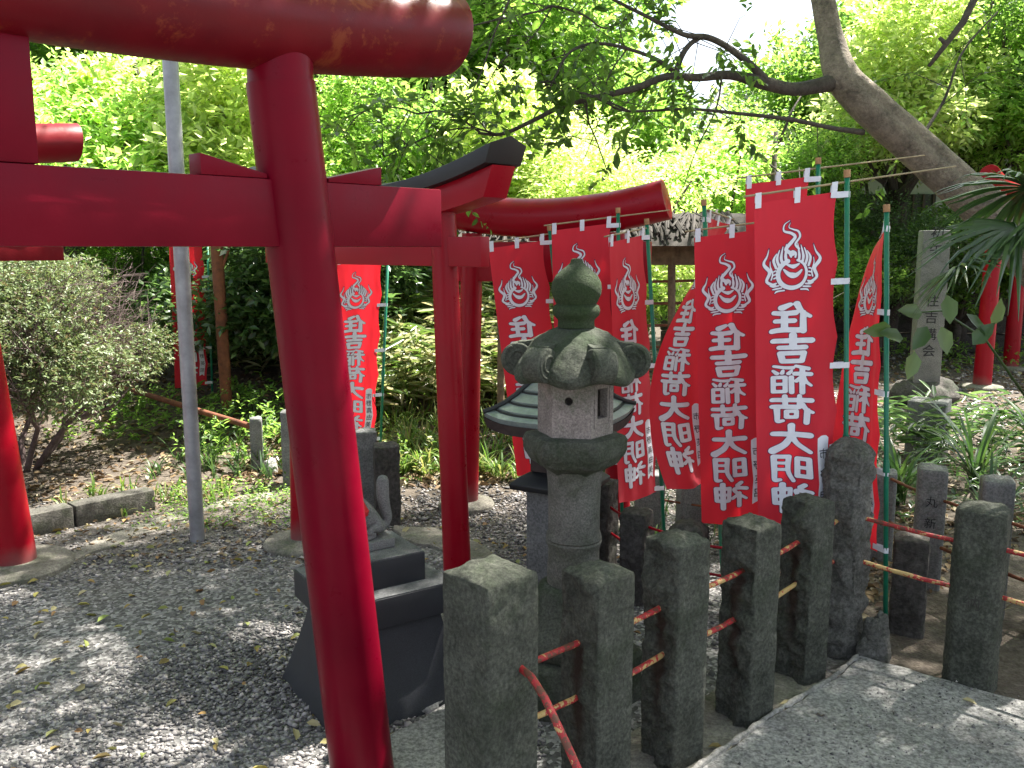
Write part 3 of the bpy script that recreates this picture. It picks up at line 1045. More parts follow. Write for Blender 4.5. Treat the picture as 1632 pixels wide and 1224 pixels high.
# posts at the left of the red gates
for k, (px, py, w, h, lab) in enumerate(((586, 818, .125, .50, "rough stone post behind the red gate, left one of a pair"), (618, 832, .14, .45, "rough stone post with a hewn right face, right one of a pair behind the fox"))):
    g = gp(px, py)
    o = put_post(None, g.to_2d(), w, w, h, R(12), 70 + k, M['post_dark'] if k else M['post_grey'], rough=(1.1, .6, .5, .3), amp=.012, name="stone_post")
    tag(o, lab, "stone post")
g = gp(461, 776)
tag(put_post(None, g.to_2d(), .075, .075, .5, R(10), 75, M['post_grey'], rough=(.2, .2, .2, .2), amp=.005, res=.02, name="stone_post"), "slim grey stone post left of the near red pillar", "stone post")
railf = empty("rail_fence", (0, 0, 0), 0, "rusty pipe rail on a slim grey post in front of the undergrowth at left", "fence")
g = gp(411, 750)
put_post(railf, g.to_2d(), .085, .085, .375, R(15), 76, M['post_grey'], rough=(.2, .2, .2, .2), amp=.005, res=.02)
MB().tube([at(404, 681, 6.0), at(318, 655, 6.5), at(225, 626, 7.1), at(120, 600, 7.9)], .022, 12).build("rail", M['rust'], railf)

# kerb blocks round the azalea bed
kb = empty("kerb", (0, 0, 0), 0, "row of grey concrete kerb blocks edging the azalea bed at left", "kerb")
a, b = gp(45, 856), gp(236, 814)
dv = (b - a).normalized()
a = a - dv * 1.2
L = (b - a).length
n = 4
for i in range(n):
    c = a + dv * (L * (i + .5) / n)
    mb = MB().box((0, 0, 0), (L / n - .012, .13, .13))
    o = mb.build("kerb_block", M['kerb_dark'], kb, bevel=.01)
    o.location = (c.x, c.y + .06, .06)
    o.rotation_euler = (0, 0, math.atan2(dv.y, dv.x))

# round white stone
def rock(name, c, s, seed, mat, amp=.3, label=None, cat="rock"):
    bm = bmesh.new()
    bmesh.ops.create_icosphere(bm, subdivisions=4, radius=1)
    for v in bm.verts:
        k = 1 + amp * noise.noise(v.co * 1.3 + Vector((seed, 0, 0))) + amp * .4 * noise.noise(v.co * 4 + Vector((seed, 3, 0)))
        v.co = Vector((v.co.x * s[0], v.co.y * s[1], v.co.z * s[2])) * k
    me = bpy.data.meshes.new(name)
    bm.to_mesh(me)
    bm.free()
    o = link(name, me, mat)
    o.location = c
    return tag(o, label, cat)


g = gp(432, 758)
rock("rock", (g.x, g.y, .05), (.05, .06, .075), 3, M['concrete'], label="small pale rounded rock at the foot of the slim rail post")
g = gp(1392, 1052)
rock("rock", (g.x, g.y, .05), (.06, .045, .13), 5, M['post_corner'], .4, "rough stone wedge leaning at the foot of the tall corner post")
g = gp(655, 1128)
rock("rock", (g.x + .03, g.y, .0), (.11, .055, .03), 7, M['concrete'], .4, "pinkish flat stone between the fox pedestal and the first post")


# ------------------------------------------------------------------ stone lantern
LX, LY = .212, 2.9
lan = empty("stone_lantern", (LX, LY, 0), 0, "mossy stone lantern with an onion finial and scrolled cap in front of the red banners", "lantern")
ROT = R(-70)
def hexlathe(prof, amp=.003, n=120, seed=0, scale=14, flat=1.0, dz=.006):
    """six-sided turned block with worn, slightly chipped surfaces"""
    mb = MB()
    P = []
    for (r0, z0), (r1, z1) in zip(prof[:-1], prof[1:]):
        m_ = max(1, int(math.hypot(r1 - r0, z1 - z0) / dz))
        P += [(r0 + (r1 - r0) * i / m_, z0 + (z1 - z0) * i / m_) for i in range(m_)]
    P.append(prof[-1])
    V = []
    for r, z in P:
        for k in range(n):
            a = 2 * math.pi * k / n
            rel = ((a - ROT) % R(60)) / R(60)
            hx = math.cos(R(30)) / math.cos((rel - .5) * R(60))
            hx = min(hx, .985)
            hx = 1 + (hx - 1) * flat
            p = Vector((r * hx * math.cos(a), r * hx * math.sin(a), z))
            d = amp * (noise.noise(p * scale + Vector((seed, 0, 0))) + .6 * noise.noise(p * scale * 3 + Vector((seed, 4, 0))) + .3 * noise.noise(p * scale * 8))
            V.append(p + Vector((math.cos(a), math.sin(a), .3)) * d)
    Fc = [(i * n + k, i * n + (k + 1) % n, (i + 1) * n + (k + 1) % n, (i + 1) * n + k) for i in range(len(P) - 1) for k in range(n)]
    Fc += [tuple(range(n - 1, -1, -1)), tuple(range((len(P) - 1) * n, len(P) * n))]
    return mb.add(V, Fc)


hexlathe([(.245, -.05), (.245, .165), (.232, .182), (.1, .186)], .005, seed=2).build("base", M['lantern_moss'], lan)
mb = MB()
mb.lathe([(.0, .182), (.175, .182), (.19, .2), (.195, .225), (.175, .27), (.135, .33), (.128, .375), (.118, .40), (.10, .412)], 48)
lo = mb.build("lotus_base", M['lantern_moss'], lan, bevel=0)
for v in lo.data.vertices:
    a = math.atan2(v.co.y, v.co.x)
    r = math.hypot(v.co.x, v.co.y)
    if .19 < v.co.z < .34:
        k = 1 + .05 * abs(math.cos(a * 4))
        v.co.x *= k
        v.co.y *= k
mb = MB()
mb.lathe([(.090, .36), (.092, .45), (.088, .50), (.0885, .535), (.094, .552), (.096, .560), (.092, .566), (.096, .572), (.094, .58), (.088, .60), (.088, .68), (.091, .77), (.096, .815)], 48)
mb.build("shaft", M['lantern'], lan)
hexlathe([(.098, .806), (.108, .815), (.15, .838), (.172, .868), (.178, .885), (.176, .918), (.168, .932), (.13, .938), (.05, .94)], .0055, seed=7, dz=.004).build("platform", M['lantern_moss'], lan)
# hexagonal light chamber with real openings
rs = .127
mb = MB()
zb, zt = .938, 1.142
win = {}
for k in range(6):
    a0 = ROT + R(60) * k
    a1 = a0 + R(60)
    A = Vector((rs * math.cos(a0), rs * math.sin(a0), 0))
    B = Vector((rs * math.cos(a1), rs * math.sin(a1), 0))
    nrm = ((A + B) / 2).normalized()
    T = (B - A).normalized()
    Wd = (B - A).length
    th = .03
    def panel_box(u0, u1, z0, z1, t0=0.0, t1=th):
        o = (A + B) / 2
        q = []
        for u in (u0, u1):
            for t_ in (t0, t1):
                for z in (z0, z1):
                    q.append(o + T * u - nrm * t_ + Vector((0, 0, z)))
        mb.add(q, [(0, 1, 3, 2), (4, 6, 7, 5), (0, 4, 5, 1), (2, 3, 7, 6), (0, 2, 6, 4), (1, 5, 7, 3)])
    if k in (0, 3):      # square window face
        w = Wd / 2
        panel_box(-w, -.029, zb, zt)
        panel_box(.029, w, zb, zt)
        panel_box(-.029, .029, zb, zb + .06)
        panel_box(-.029, .029, zt - .045, zt)
        # raised frame
        for u0, u1, z0, z1 in ((-.048, -.038, zb + .03, zt - .02), (.038, .048, zb + .03, zt - .02), (-.038, .038, zb + .03, zb + .04), (-.038, .038, zt - .03, zt - .02)):
            panel_box(u0, u1, z0, z1, -.003, .001)
    elif k in (2, 5):    # face with a round hole
        m_ = 16
        w = Wd / 2
        hr, hz, hu = .0135, zb + .122, -.010
        cen = (A + B) / 2
        outer, inner_, outb, innb = [], [], [], []
        for i in range(m_):
            an = 2 * math.pi * i / m_ + math.pi / 4
            cx_, cz_ = math.cos(an), math.sin(an)
            s_ = 1 / max(abs(cx_), abs(cz_))
            ou = max(-w, min(w, (cx_ * s_) * w))
            oz = zb + (zt - zb) * (cz_ * s_ + 1) / 2
            outer.append(cen + T * ou + Vector((0, 0, oz)))
            inner_.append(cen + T * (hu + hr * cx_) + Vector((0, 0, hz + hr * cz_)))
            outb.append(cen + T * ou - nrm * th + Vector((0, 0, oz)))
            innb.append(cen + T * (hu + hr * cx_) - nrm * th + Vector((0, 0, hz + hr * cz_)))
        ff = []
        for i in range(m_):
            j = (i + 1) % m_
            ff += [(i, j, m_ + j, m_ + i), (m_ + i, m_ + j, 3 * m_ + j, 3 * m_ + i), (3 * m_ + i, 3 * m_ + j, 2 * m_ + j, 2 * m_ + i)]
        mb.add(outer + inner_ + outb + innb, ff)
    else:
        panel_box(-Wd / 2, Wd / 2, zb, zt)
mb.build("light_chamber", M['lantern_bare'], lan, bevel=0)
# crack line is in the stone: thin groove strip
mb = MB()
# cap: hexagonal, domed, scrolled corners
nr, na = 26, 144
V, Fc = [], []
def cap_pt(f, a, low=0):
    rel = ((a - ROT) % R(60)) / R(60)            # 0 at a corner, .5 mid side
    m_ = math.sin(math.pi * rel) ** 2            # 1 mid side
    r = .06 + (.200 + .012 * m_ - .06) * f
    z = 1.290 - .03 * f - .085 * f ** 2.0 - .028 * m_ * max(0, (f - .35) / .65) ** 1.5 - .012 * f ** 6
    ridge = math.exp(-(min(rel, 1 - rel) / .07) ** 2)
    z += .014 * ridge * max(0, min(1, (f - .3) * 2))
    return r, z, m_
for i in range(nr + 1):
    f = i / nr
    for k in range(na):
        a = 2 * math.pi * k / na
        r, z, m_ = cap_pt(f, a)
        p = Vector((r * math.cos(a), r * math.sin(a), z))
        d = .0035 * (noise.noise(p * 18) + .6 * noise.noise(p * 45))
        V.append(p * 1.0 + Vector((math.cos(a) * d, math.sin(a) * d, d)))
for f, r_, z_ in ((1, .985, 1.128), (1, .93, 1.118), (1, .78, 1.122), (1, .3, 1.13)):
    for k in range(na):
        a = 2 * math.pi * k / na
        r, z, m_ = cap_pt(1, a)
        V.append((r * r_ * math.cos(a), r * r_ * math.sin(a), z_ - .006 * m_ + (.01 * (1 - m_) if r_ > .9 else 0)))
rows = nr + 1 + 4
for i in range(rows - 1):
    for k in range(na):
        k2 = (k + 1) % na
        Fc.append((i * na + k, i * na + k2, (i + 1) * na + k2, (i + 1) * na + k))
Fc.append(tuple(range(na)))
Fc.append(tuple(range((rows - 1) * na + na - 1, (rows - 1) * na - 1, -1)))
mb.add(V, Fc)
mb.build("cap", M['lantern_moss'], lan)
for k in range(6):
    a = ROT + R(60) * k
    # rolled scroll: spiral ribbon swept sideways
    mb = MB()
    prof = []
    for i in range(44):
        t = i / 43
        an = 1.2 - t * 2 * math.pi * 1.6
        rr_ = .054 - .036 * t
        prof.append((rr_ * math.cos(an), rr_ * math.sin(an)))
    w = .062
    cx_, cz_ = .192, 1.184
    # solid disc with a spiral ridge on both cheeks, wider face outward
    n = 28
    disc = [(.056 * math.cos(2 * math.pi * i / n), .056 * math.sin(2 * math.pi * i / n)) for i in range(n)]
    Vd = []
    for y_, s_ in ((-w / 2 - .004, .9), (-w / 2, 1.0), (w / 2, 1.0), (w / 2 + .004, .9)):
        for x_, z_ in disc:
            Vd.append((cx_ + x_ * s_, y_, cz_ + z_ * s_))
    Fd = [(i * n + j, i * n + (j + 1) % n, (i + 1) * n + (j + 1) % n, (i + 1) * n + j) for i in range(3) for j in range(n)]
    Fd += [tuple(range(n)), tuple(range(3 * n, 4 * n))]
    mb.add(Vd, Fd)
    for sgn in (-1, 1):
        mb.tube([(cx_ + x_ * .85, sgn * (w / 2 + .004), cz_ + z_ * .9) for x_, z_ in prof], .0055, 6)
    # neck that runs up the cap ridge
    pts = [(.09, 0, 1.262), (.13, 0, 1.247), (.165, 0, 1.2405), (.192, 0, 1.2395)]
    q = []
    for i, (x_, y_, z_) in enumerate(pts):
        ww = (.012, .02, .024, .026)[i]
        q += [(x_, -ww, z_ + .004), (x_, ww, z_ + .004), (x_, ww, z_ - .04), (x_, -ww, z_ - .04)]
    fq = [(i * 4 + j, i * 4 + (j + 1) % 4, (i + 1) * 4 + (j + 1) % 4, (i + 1) * 4 + j) for i in range(3) for j in range(4)] + [(0, 1, 2, 3), (12, 13, 14, 15)]
    mb.add(q, fq)
    o = mb.build("scroll", M['lantern_moss'], lan, bevel=.003)
    o.rotation_euler = (0, 0, a)
fin = [(.055, 1.288), (.062, 1.292), (.06, 1.312), (.062, 1.318), (.076, 1.332), (.079, 1.348), (.075, 1.362), (.066, 1.368), (.07, 1.376), (.081, 1.4), (.083, 1.42), (.08, 1.44), (.068, 1.462), (.046, 1.482), (.03, 1.494), (.022, 1.502), (.018, 1.514), (.008, 1.517)]
MB().lathe(fin, 48).build("finial", M['finial'], lan)


# ------------------------------------------------------------------ small shrine lantern with shingled roof
wl = empty("roofed_lantern", (.215, 3.78, 0), R(-28), "roofed wooden lantern with curved grey shingles hidden behind the stone lantern", "lantern")
MB().box((0, 0, .24), (.225, .225, .52)).build("post", M['post_grey'], wl, bevel=.006)
ro = MB()
ro.lathe([(.235, .51), (.24, .535), (.19, .565), (.13, .585)], sides=4, rot=R(45)).build("ledge", M['black'], wl, bevel=.004)
MB().box((0, 0, .68), (.2, .2, .19)).build("lamp_box", M['dark_wood'], wl, bevel=.004)
# curved hip roof: four sides with stepped courses
courses = 5
mb = MB()
def roof_pt(u, f):
    """u -1..1 along eave, f 0 eave .. 1 top"""
    half = .25 * (1 - f) + .045 * f
    z = .815 + .235 * (.45 * f + .55 * f ** 1.8) + .03 * (abs(u) ** 4) * (1 - f) ** 2
    return half, z
for sd in range(4):
    Mz = Matrix.Rotation(R(90) * sd, 3, 'Z')
    for c in range(courses):
        f0, f1 = c / courses, (c + 1) / courses
        n = 14
        V = []
        for i in range(n + 1):
            u = -1 + 2 * i / n
            h0, z0 = roof_pt(u, f0)
            h1, z1 = roof_pt(u, f1)
            up = .016
            V += [Mz @ Vector((u * h0, -h0, z0 + up)), Mz @ Vector((u * h1, -h1, z1 + .002)), Mz @ Vector((u * (h0 - .006), -h0 + .006, z0 - .006))]
        Fq = []
        for i in range(n):
            a = i * 3
            Fq += [(a, a + 3, a + 4, a + 1), (a + 2, a + 5, a + 3, a)]
        mb.add(V, Fq)
mb.build("roof", M['copper'], wl)
mb = MB()
for sd in range(4):
    Mz = Matrix.Rotation(R(90) * sd, 3, 'Z')
    n = 14
    V = []
    for i in range(n + 1):
        u = -1 + 2 * i / n
        h0, z0 = roof_pt(u, 0)
        V += [Mz @ Vector((u * h0, -h0, z0 - .004)), Mz @ Vector((u * (h0 - .012), -h0 + .012, z0 - .05)), Mz @ Vector((u * .09, -.09, z0 - .02 - .03 * abs(u) ** 4))]
    Fq = []
    for i in range(n):
        a = i * 3
        Fq += [(a, a + 1, a + 4, a + 3), (a + 1, a + 2, a + 5, a + 4)]
    mb.add(V, Fq)
mb.build("eaves", M['dark_wood'], wl)
mb = MB()
for sd in range(4):
    Mz = Matrix.Rotation(R(90) * sd + R(45), 3, 'Z')
    pts = []
    for i in range(7):
        f = i / 6
        h0, z0 = roof_pt(1, f)
        pts.append(Mz @ Vector((0, -h0 * 1.414, z0 + .016)))
    mb.tube(pts, .011, 8)
for sd in range(4):
    Mz = Matrix.Rotation(R(90) * sd, 3, 'Z')
    for c in range(1, courses):
        pts = []
        for i in range(15):
            u = -1 + 2 * i / 14
            h0, z0 = roof_pt(u, c / courses)
            pts.append(Mz @ Vector((u * h0, -h0 - .002, z0 + .004)))
        mb.tube(pts, .0045, 6)
mb.box((0, 0, 1.05), (.12, .12, .03))
mb.build("ridge", M['black'], wl)


# ------------------------------------------------------------------ fox and pedestal
PX, PY = -.485, 2.93
PR = R(33)
ped = empty("pedestal", (PX, PY, 0), PR, "black granite pedestal with a flared foot and stepped top under the stone fox", "pedestal")
prof = [(.292, -.03), (.286, .0), (.258, .08), (.231, .16), (.207, .24), (.188, .32)]
MB().lathe([(r * 1.414 * .9, z) for r, z in prof], sides=4, rot=R(45)).build("flared_body", M['granite'], ped, bevel=.004)
MB().box((0, 0, .3695), (.425, .425, .10)).build("slab", M['granite'], ped, bevel=.004)
MB().box((0, 0, .47), (.27, .27, .10)).build("upper_block", M['granite'], ped, bevel=.004)
MB().box((0, 0, .4215), (.415, .415, .003)).build("pale_top", M['granite_top'], ped)  # thin sheet of paler granite over the slab top
MB().box((0, 0, .522), (.262, .262, .003)).build("pale_top", M['granite_top'], ped)
fox = empty("stone_fox", (PX - .04, PY, .525), PR, "grey stone fox with a raised tail and red bib sitting on the black pedestal", "fox statue")
MB().box((0, 0, .016), (.2, .13, .032)).build("plinth", M['fox'], fox, bevel=.004)


def skin_fox():
    bm = bmesh.new()
    lay = bm.verts.layers.skin.verify()
    pts = {}
    def P(k, co, r, par=None):
        v = bm.verts.new(co)
        v[lay].radius = (r, r) if not hasattr(r, '__len__') else r
        if par: bm.edges.new((pts[par], v))
        pts[k] = v
    # sits facing -x; tail rises at +x
    P('hip', (.055, 0, .075), (.042, .05))
    pts['hip'][lay].use_root = True
    P('mid', (.02, 0, .115), .04, 'hip')
    P('chest', (-.02, 0, .145), .037, 'mid')
    P('neck', (-.035, 0, .185), .026, 'chest')
    P('head', (-.045, 0, .222), .03, 'neck')
    P('snout', (-.075, 0, .213), .017, 'head')
    P('nose', (-.096, 0, .208), .008, 'snout')
    for s in (-1, 1):
        P(f'ear{s}', (-.036, s * .02, .25), .012, 'head')
        P(f'et{s}', (-.033, s * .026, .275), .003, f'ear{s}')
        P(f'sh{s}', (-.03, s * .024, .125), .016, 'chest')
        P(f'el{s}', (-.035, s * .026, .08), .012, f'sh{s}')
        P(f'ft{s}', (-.04, s * .026, .042), .011, f'el{s}')
        P(f'tw{s}', (-.056, s * .026, .04), .01, f'ft{s}')
        P(f'th{s}', (.045, s * .038, .07), .026, 'hip')
        P(f'kn{s}', (.01, s * .045, .062), .016, f'th{s}')
        P(f'hk{s}', (.035, s * .045, .045), .012, f'kn{s}')
        P(f'hf{s}', (-.005, s * .047, .04), .01, f'hk{s}')
    P('t0', (.088, 0, .055), .02, 'hip')
    P('t1', (.104, 0, .085), .02, 't0')
    P('t2', (.094, 0, .125), .021, 't1')
    P('t3', (.086, 0, .17), .024, 't2')
    P('t4', (.087, 0, .215), .025, 't3')
    P('t5', (.09, 0, .245), .018, 't4')
    me = bpy.data.meshes.new("fox_body")
    bm.to_mesh(me)
    bm.free()
    ob = bpy.data.objects.new("tmp", me)
    COL.objects.link(ob)
    ob.modifiers.new("s", 'SKIN').use_smooth_shade = True
    sb = ob.modifiers.new("b", 'SUBSURF')
    sb.levels = 2
    dg = bpy.context.evaluated_depsgraph_get()
    out = bpy.data.meshes.new_from_object(ob.evaluated_get(dg))
    bpy.data.objects.remove(ob)
    return out


link("body", skin_fox(), M['fox'], fox)
mb = MB()
mb.lathe([(.034, .185), (.045, .165), (.06, .135), (.057, .12), (.05, .15), (.036, .18)], 24, (-.028, 0, 0))
mb.build("bib", M['bib'], fox)

# ------------------------------------------------------------------ steel pole, rusty post
g = gp(315, 861)
pole = MB().tube([(0, 0, -.05), (0, 0, 1.5), (0, 0, 3.3)], .038, 32).build("steel_pole", M['steel'])
pole.location = g
tag(pole, "tall galvanised steel pole standing in the gravel left of the gates", "pole")
lab = flat_text("writing", "TOYO", .012, (0, -.0395, .93), (1, 0, 0), (0, 0, 1), (0, -1, 0), M['ink'], pole) if False else None
g = at(362, 640, 7.2)
rp = empty("rusty_post", (g.x, g.y, 0), 0, "rust brown wooden post rising from the undergrowth behind the leftmost banner", "post")
MB().tube([(0, 0, 0), (-.02, 0, 1.4), (-.03, 0, 2.25)], .048, 16).build("post", M['rust'], rp)
MB().tube([(0, 0, 1.35), (.3, 0, 2.1)], .012, 8).build("brace", M['rust'], rp)

# ------------------------------------------------------------------ carved stone pillar on a rock, and block
g = at(1472, 612, 8.8)
sp_ = empty("carved_pillar", (g.x, 8.8, 0), R(-14), "tall square grey stone pillar carved with black characters on a dark rock", "stone pillar")
MB().box((0, 0, .955), (.25, .25, 1.53)).build("pillar", M['post_grey'], sp_, bevel=.008)
flat_text("carving", "初午  住吉講会", .12, (0, -.125, 1.12), (1, 0, 0), (0, 0, 1), (0, -1, 0), M['ink'], sp_, .165, .005, .003)
rk = rock("rock", (g.x, 8.8, .09), (.34, .28, .17), 11, M['post_dark'], .3, "dark rounded rock under the tall carved stone pillar")
g = at(1481, 652, 6.4)
blk = MB().box((0, 0, .21), (.26, .26, .46)).build("stone_block", M['post_grey'], bevel=.01)
blk.location = (g.x, 6.4, 0)
blk.rotation_euler = (0, 0, R(-35))
tag(blk, "plain grey stone block among the grasses below the carved pillar", "stone block")


# ------------------------------------------------------------------ banners
def catmull(P, n=6):
    out = []
    P = [Vector(p) for p in P]
    Q = [P[0]] + P + [P[-1]]
    for i in range(1, len(Q) - 2):
        for k in range(n):
            t = k / n
            a, b, c, d = Q[i - 1], Q[i], Q[i + 1], Q[i + 2]
            out.append(0.5 * ((2 * b) + (c - a) * t + (2 * a - 5 * b + 4 * c - d) * t * t + (3 * b - a - 3 * c + d) * t ** 3))
    out.append(P[-1])
    return out


def stroke_pts(pts, r0, r1=None, rm=None, n=5):
    """brush stroke: (samples, radii) along a smooth curve"""
    r1 = r0 if r1 is None else r1
    rm = (r0 + r1) / 2 if rm is None else rm
    C = np.array([tuple(p) for p in catmull([(x, y) for x, y in pts], n)])
    f = np.linspace(0, 1, len(C))
    return C, np.where(f < .5, r0 + (rm - r0) * 2 * f, rm + (r1 - rm) * (2 * f - 1))


def straight(pts, r0, r1=None):
    r1 = r0 if r1 is None else r1
    C = np.array(pts, float)
    return C, np.linspace(r0, r1, len(C))


def field(strokes, X, Y):
    D = np.full(X.shape, 9.0)
    for C, Rr in strokes:
        for i in range(len(C) - 1):
            ax, ay = C[i]
            dx, dy = C[i + 1] - C[i]
            l2 = dx * dx + dy * dy + 1e-12
            t = np.clip(((X - ax) * dx + (Y - ay) * dy) / l2, 0, 1)
            d = np.hypot(X - ax - t * dx, Y - ay - t * dy) - (Rr[i] + (Rr[i + 1] - Rr[i]) * t)
            D = np.minimum(D, d)
    return D


def contour_mesh(strokes, x0, x1, y0, y1, n, grow=0.0):
    """filled outline of the strokes as a mesh of small cells (verts2d, faces)"""
    st = (x1 - x0) / n
    xs = np.arange(x0, x1 + st / 2, st)
    ys = np.arange(y0, y1 + st / 2, st)
    X, Y = np.meshgrid(xs, ys)
    D = field(strokes, X, Y) - grow
    V, Fs, idx = [], [], {}
    def vert(key, p):
        if key not in idx:
            idx[key] = len(V)
            V.append(p)
        return idx[key]
    ny_, nx_ = D.shape
    ins = D < 0
    for j in range(ny_ - 1):
        for i in range(nx_ - 1):
            c = ((j, i), (j, i + 1), (j + 1, i + 1), (j + 1, i))
            q = [ins[a] for a in c]
            if not any(q):
                continue
            f = []
            for a in range(4):
                p, r = c[a], c[(a + 1) % 4]
                if q[a]:
                    f.append(vert(p, (xs[p[1]], ys[p[0]])))
                if q[a] != q[(a + 1) % 4]:
                    t = D[p] / (D[p] - D[r])
                    k = (min(p, r), max(p, r))
                    f.append(vert(k, (xs[p[1]] + (xs[r[1]] - xs[p[1]]) * t, ys[p[0]] + (ys[r[0]] - ys[p[0]]) * t)))
            if len(f) > 2:
                Fs.append(f)
    return V, Fs


def crest_strokes():
    S = []
    def rb(p, a, b=None, m=None):
        S.append(stroke_pts(p, a / 2, None if b is None else b / 2, None if m is None else m / 2))
    ring = []
    for i in range(17):
        an = R(108) + R(322) * i / 16
        ring.append((.275 * math.cos(an), -.22 + .275 * math.sin(an)))
    rb(ring, .04, .09, .085)
    rb([(-.12, -.03), (-.01, -.075), (.11, -.03)], .03, .03, .085)
    rb([(-.17, -.16), (-.06, -.25), (.07, -.225), (.17, -.12)], .04, .03, .115)
    rb([(.0, .17), (.12, .27), (.02, .40), (-.06, .50), (.02, .58), (.15, .64), (.14, .76), (.04, .83)], .075, .008, .06)
    rb([(-.13, .26), (-.06, .36), (-.16, .49), (-.13, .60), (-.02, .65), (.06, .70), (.03, .79)], .045, .006, .04)
    rb([(-.05, .11), (-.06, .18), (.0, .225), (.05, .18), (.03, .12)], .04)
    for i, r in enumerate((.12, .195, .265, .33)):
        h = (.34, .28, .2, .1)[i]
        for s in (-1, 1):
            rb([(s * r * .95, .03 - .035 * i), (s * r * 1.1, .14 - .02 * i), (s * r * .9, .14 + h * .7)], .05, .012, .055)
    for s in (-1, 1):
        rb([(s * .34, -.42), (s * .5, -.32), (s * .44, -.14), (s * .56, .03), (s * .49, .18), (s * .45, .33)], .05, .005, .072)
        rb([(s * .41, -.30), (s * .385, -.18), (s * .43, -.03), (s * .43, .1)], .03, .005, .03)
        for j in range(3):
            rb([(s * .325, -.13 - .07 * j), (s * .36, -.14 - .07 * j)], .032, .028)
        for j in range(4):
            y = -.38 - .052 * j
            rb([(s * (.31 - .05 * j), y), (s * (.40 - .035 * j), y - .01), (s * (.49 - .05 * j), y + .045 - .03 * j)], .03, .012, .036)
    return S


def T(*p):
    return stroke_pts(p[:-2], p[-2], p[-1])


def box(x0, y0, x1, y1, r, inset=0.0):
    return straight([(x0, y1), (x1, y1), (x1 - inset, y0), (x0 + inset, y0), (x0, y1)], r)


K = .082
BRUSH = {
    "住": [T((-.1, .47), (-.22, .2), (-.44, .02), K * 1.1, K * .7), T((-.26, .16), (-.25, -.46), K, K * 1.15), T((.06, .46), (.24, .36), K * .8, K * 1.2),
          T((-.06, .17), (.2, .16), (.42, .2), K * 1.1, K * .9), T((-.02, -.1), (.38, -.09), K, K * .9), T((-.14, -.43), (.2, -.4), (.47, -.43), K * 1.15, K), straight([(.19, .17), (.19, -.4)], K)],
    "吉": [T((-.44, .27), (.44, .29), K * 1.15, K), straight([(0, .48), (.0, .05)], K * 1.1), T((-.3, .04), (.3, .05), K, K * .9), box(-.28, -.43, .28, -.15, K * .95, .05)],
    "稲": [T((-.08, .46), (-.4, .36), K * .6, K * .8), straight([(-.46, .17), (-.06, .19)], K * .85), straight([(-.25, .38), (-.25, -.47)], K * .9), T((-.27, .12), (-.34, -.08), (-.47, -.22), K * .8, K * .5),
          T((-.24, .08), (-.1, -.06), K * .7, K * .8), T((.42, .47), (.2, .41), (.0, .4), K * .55, K * .75), T((.03, .29), (.09, .2), K * .5, K * .7), T((.22, .3), (.24, .22), K * .5, K * .7), T((.44, .31), (.36, .21), K * .5, K * .7),
          straight([(.03, .07), (.02, -.46)], K * .8), box(.17, -.43, .44, .07, K * .75), straight([(.17, -.17), (.44, -.17)], K * .65)],
    "荷": [T((-.46, .32), (.46, .34), K, K * .9), straight([(-.18, .47), (-.17, .2)], K * .8), straight([(.18, .47), (.17, .2)], K * .8), T((-.25, .17), (-.34, .0), (-.48, -.1), K * .9, K * .6), straight([(-.36, -.02), (-.35, -.47)], K * .9),
          T((-.16, .08), (.46, .1), K, K * .9), box(-.1, -.28, .14, -.07, K * .75), T((.36, .08), (.35, -.2), (.34, -.43), (.22, -.41), K, K * .6)],
    "大": [T((-.44, .15), (.44, .19), K * 1.2, K), T((.02, .48), (.0, .15), (-.14, -.16), (-.46, -.44), K * 1.2, K * .8), T((.03, .1), (.18, -.2), (.45, -.42), K * .9, K * 1.5)],
    "明": [box(-.43, -.27, -.14, .36, K * .9), straight([(-.43, .04), (-.14, .04)], K * .75), T((.08, .42), (.1, -.1), (-.04, -.46), K * .95, K * .7), straight([(.08, .42), (.44, .42)], K * .9),
          T((.44, .42), (.43, -.1), (.42, -.42), (.3, -.42), K, K * .7), straight([(.1, .19), (.44, .19)], K * .65), straight([(.1, -.04), (.44, -.04)], K * .65)],
    "神": [T((-.32, .48), (-.22, .38), K * .8, K), T((-.46, .24), (-.12, .25), (-.2, .06), (-.46, -.16), K * .9, K * .6), straight([(-.27, .04), (-.27, -.47)], K * .9), T((-.2, -.02), (-.07, -.13), K * .7, K * .8),
          box(.04, -.2, .44, .3, K * .85, .02), straight([(.04, .05), (.44, .05)], K * .65), straight([(.24, .48), (.24, -.5)], K)],
}
MAIN = "住吉稲荷大明神"
ART = {c: (contour_mesh(BRUSH[c], -.6, .6, -.6, .6, 60), contour_mesh(BRUSH[c], -.6, .6, -.6, .6, 48, .022)) for c in MAIN}
_cs = crest_strokes()
CREST = contour_mesh(_cs, -.66, .66, -.7, .9, 130)
CREST_O = contour_mesh(_cs, -.66, .66, -.7, .9, 100, .014)


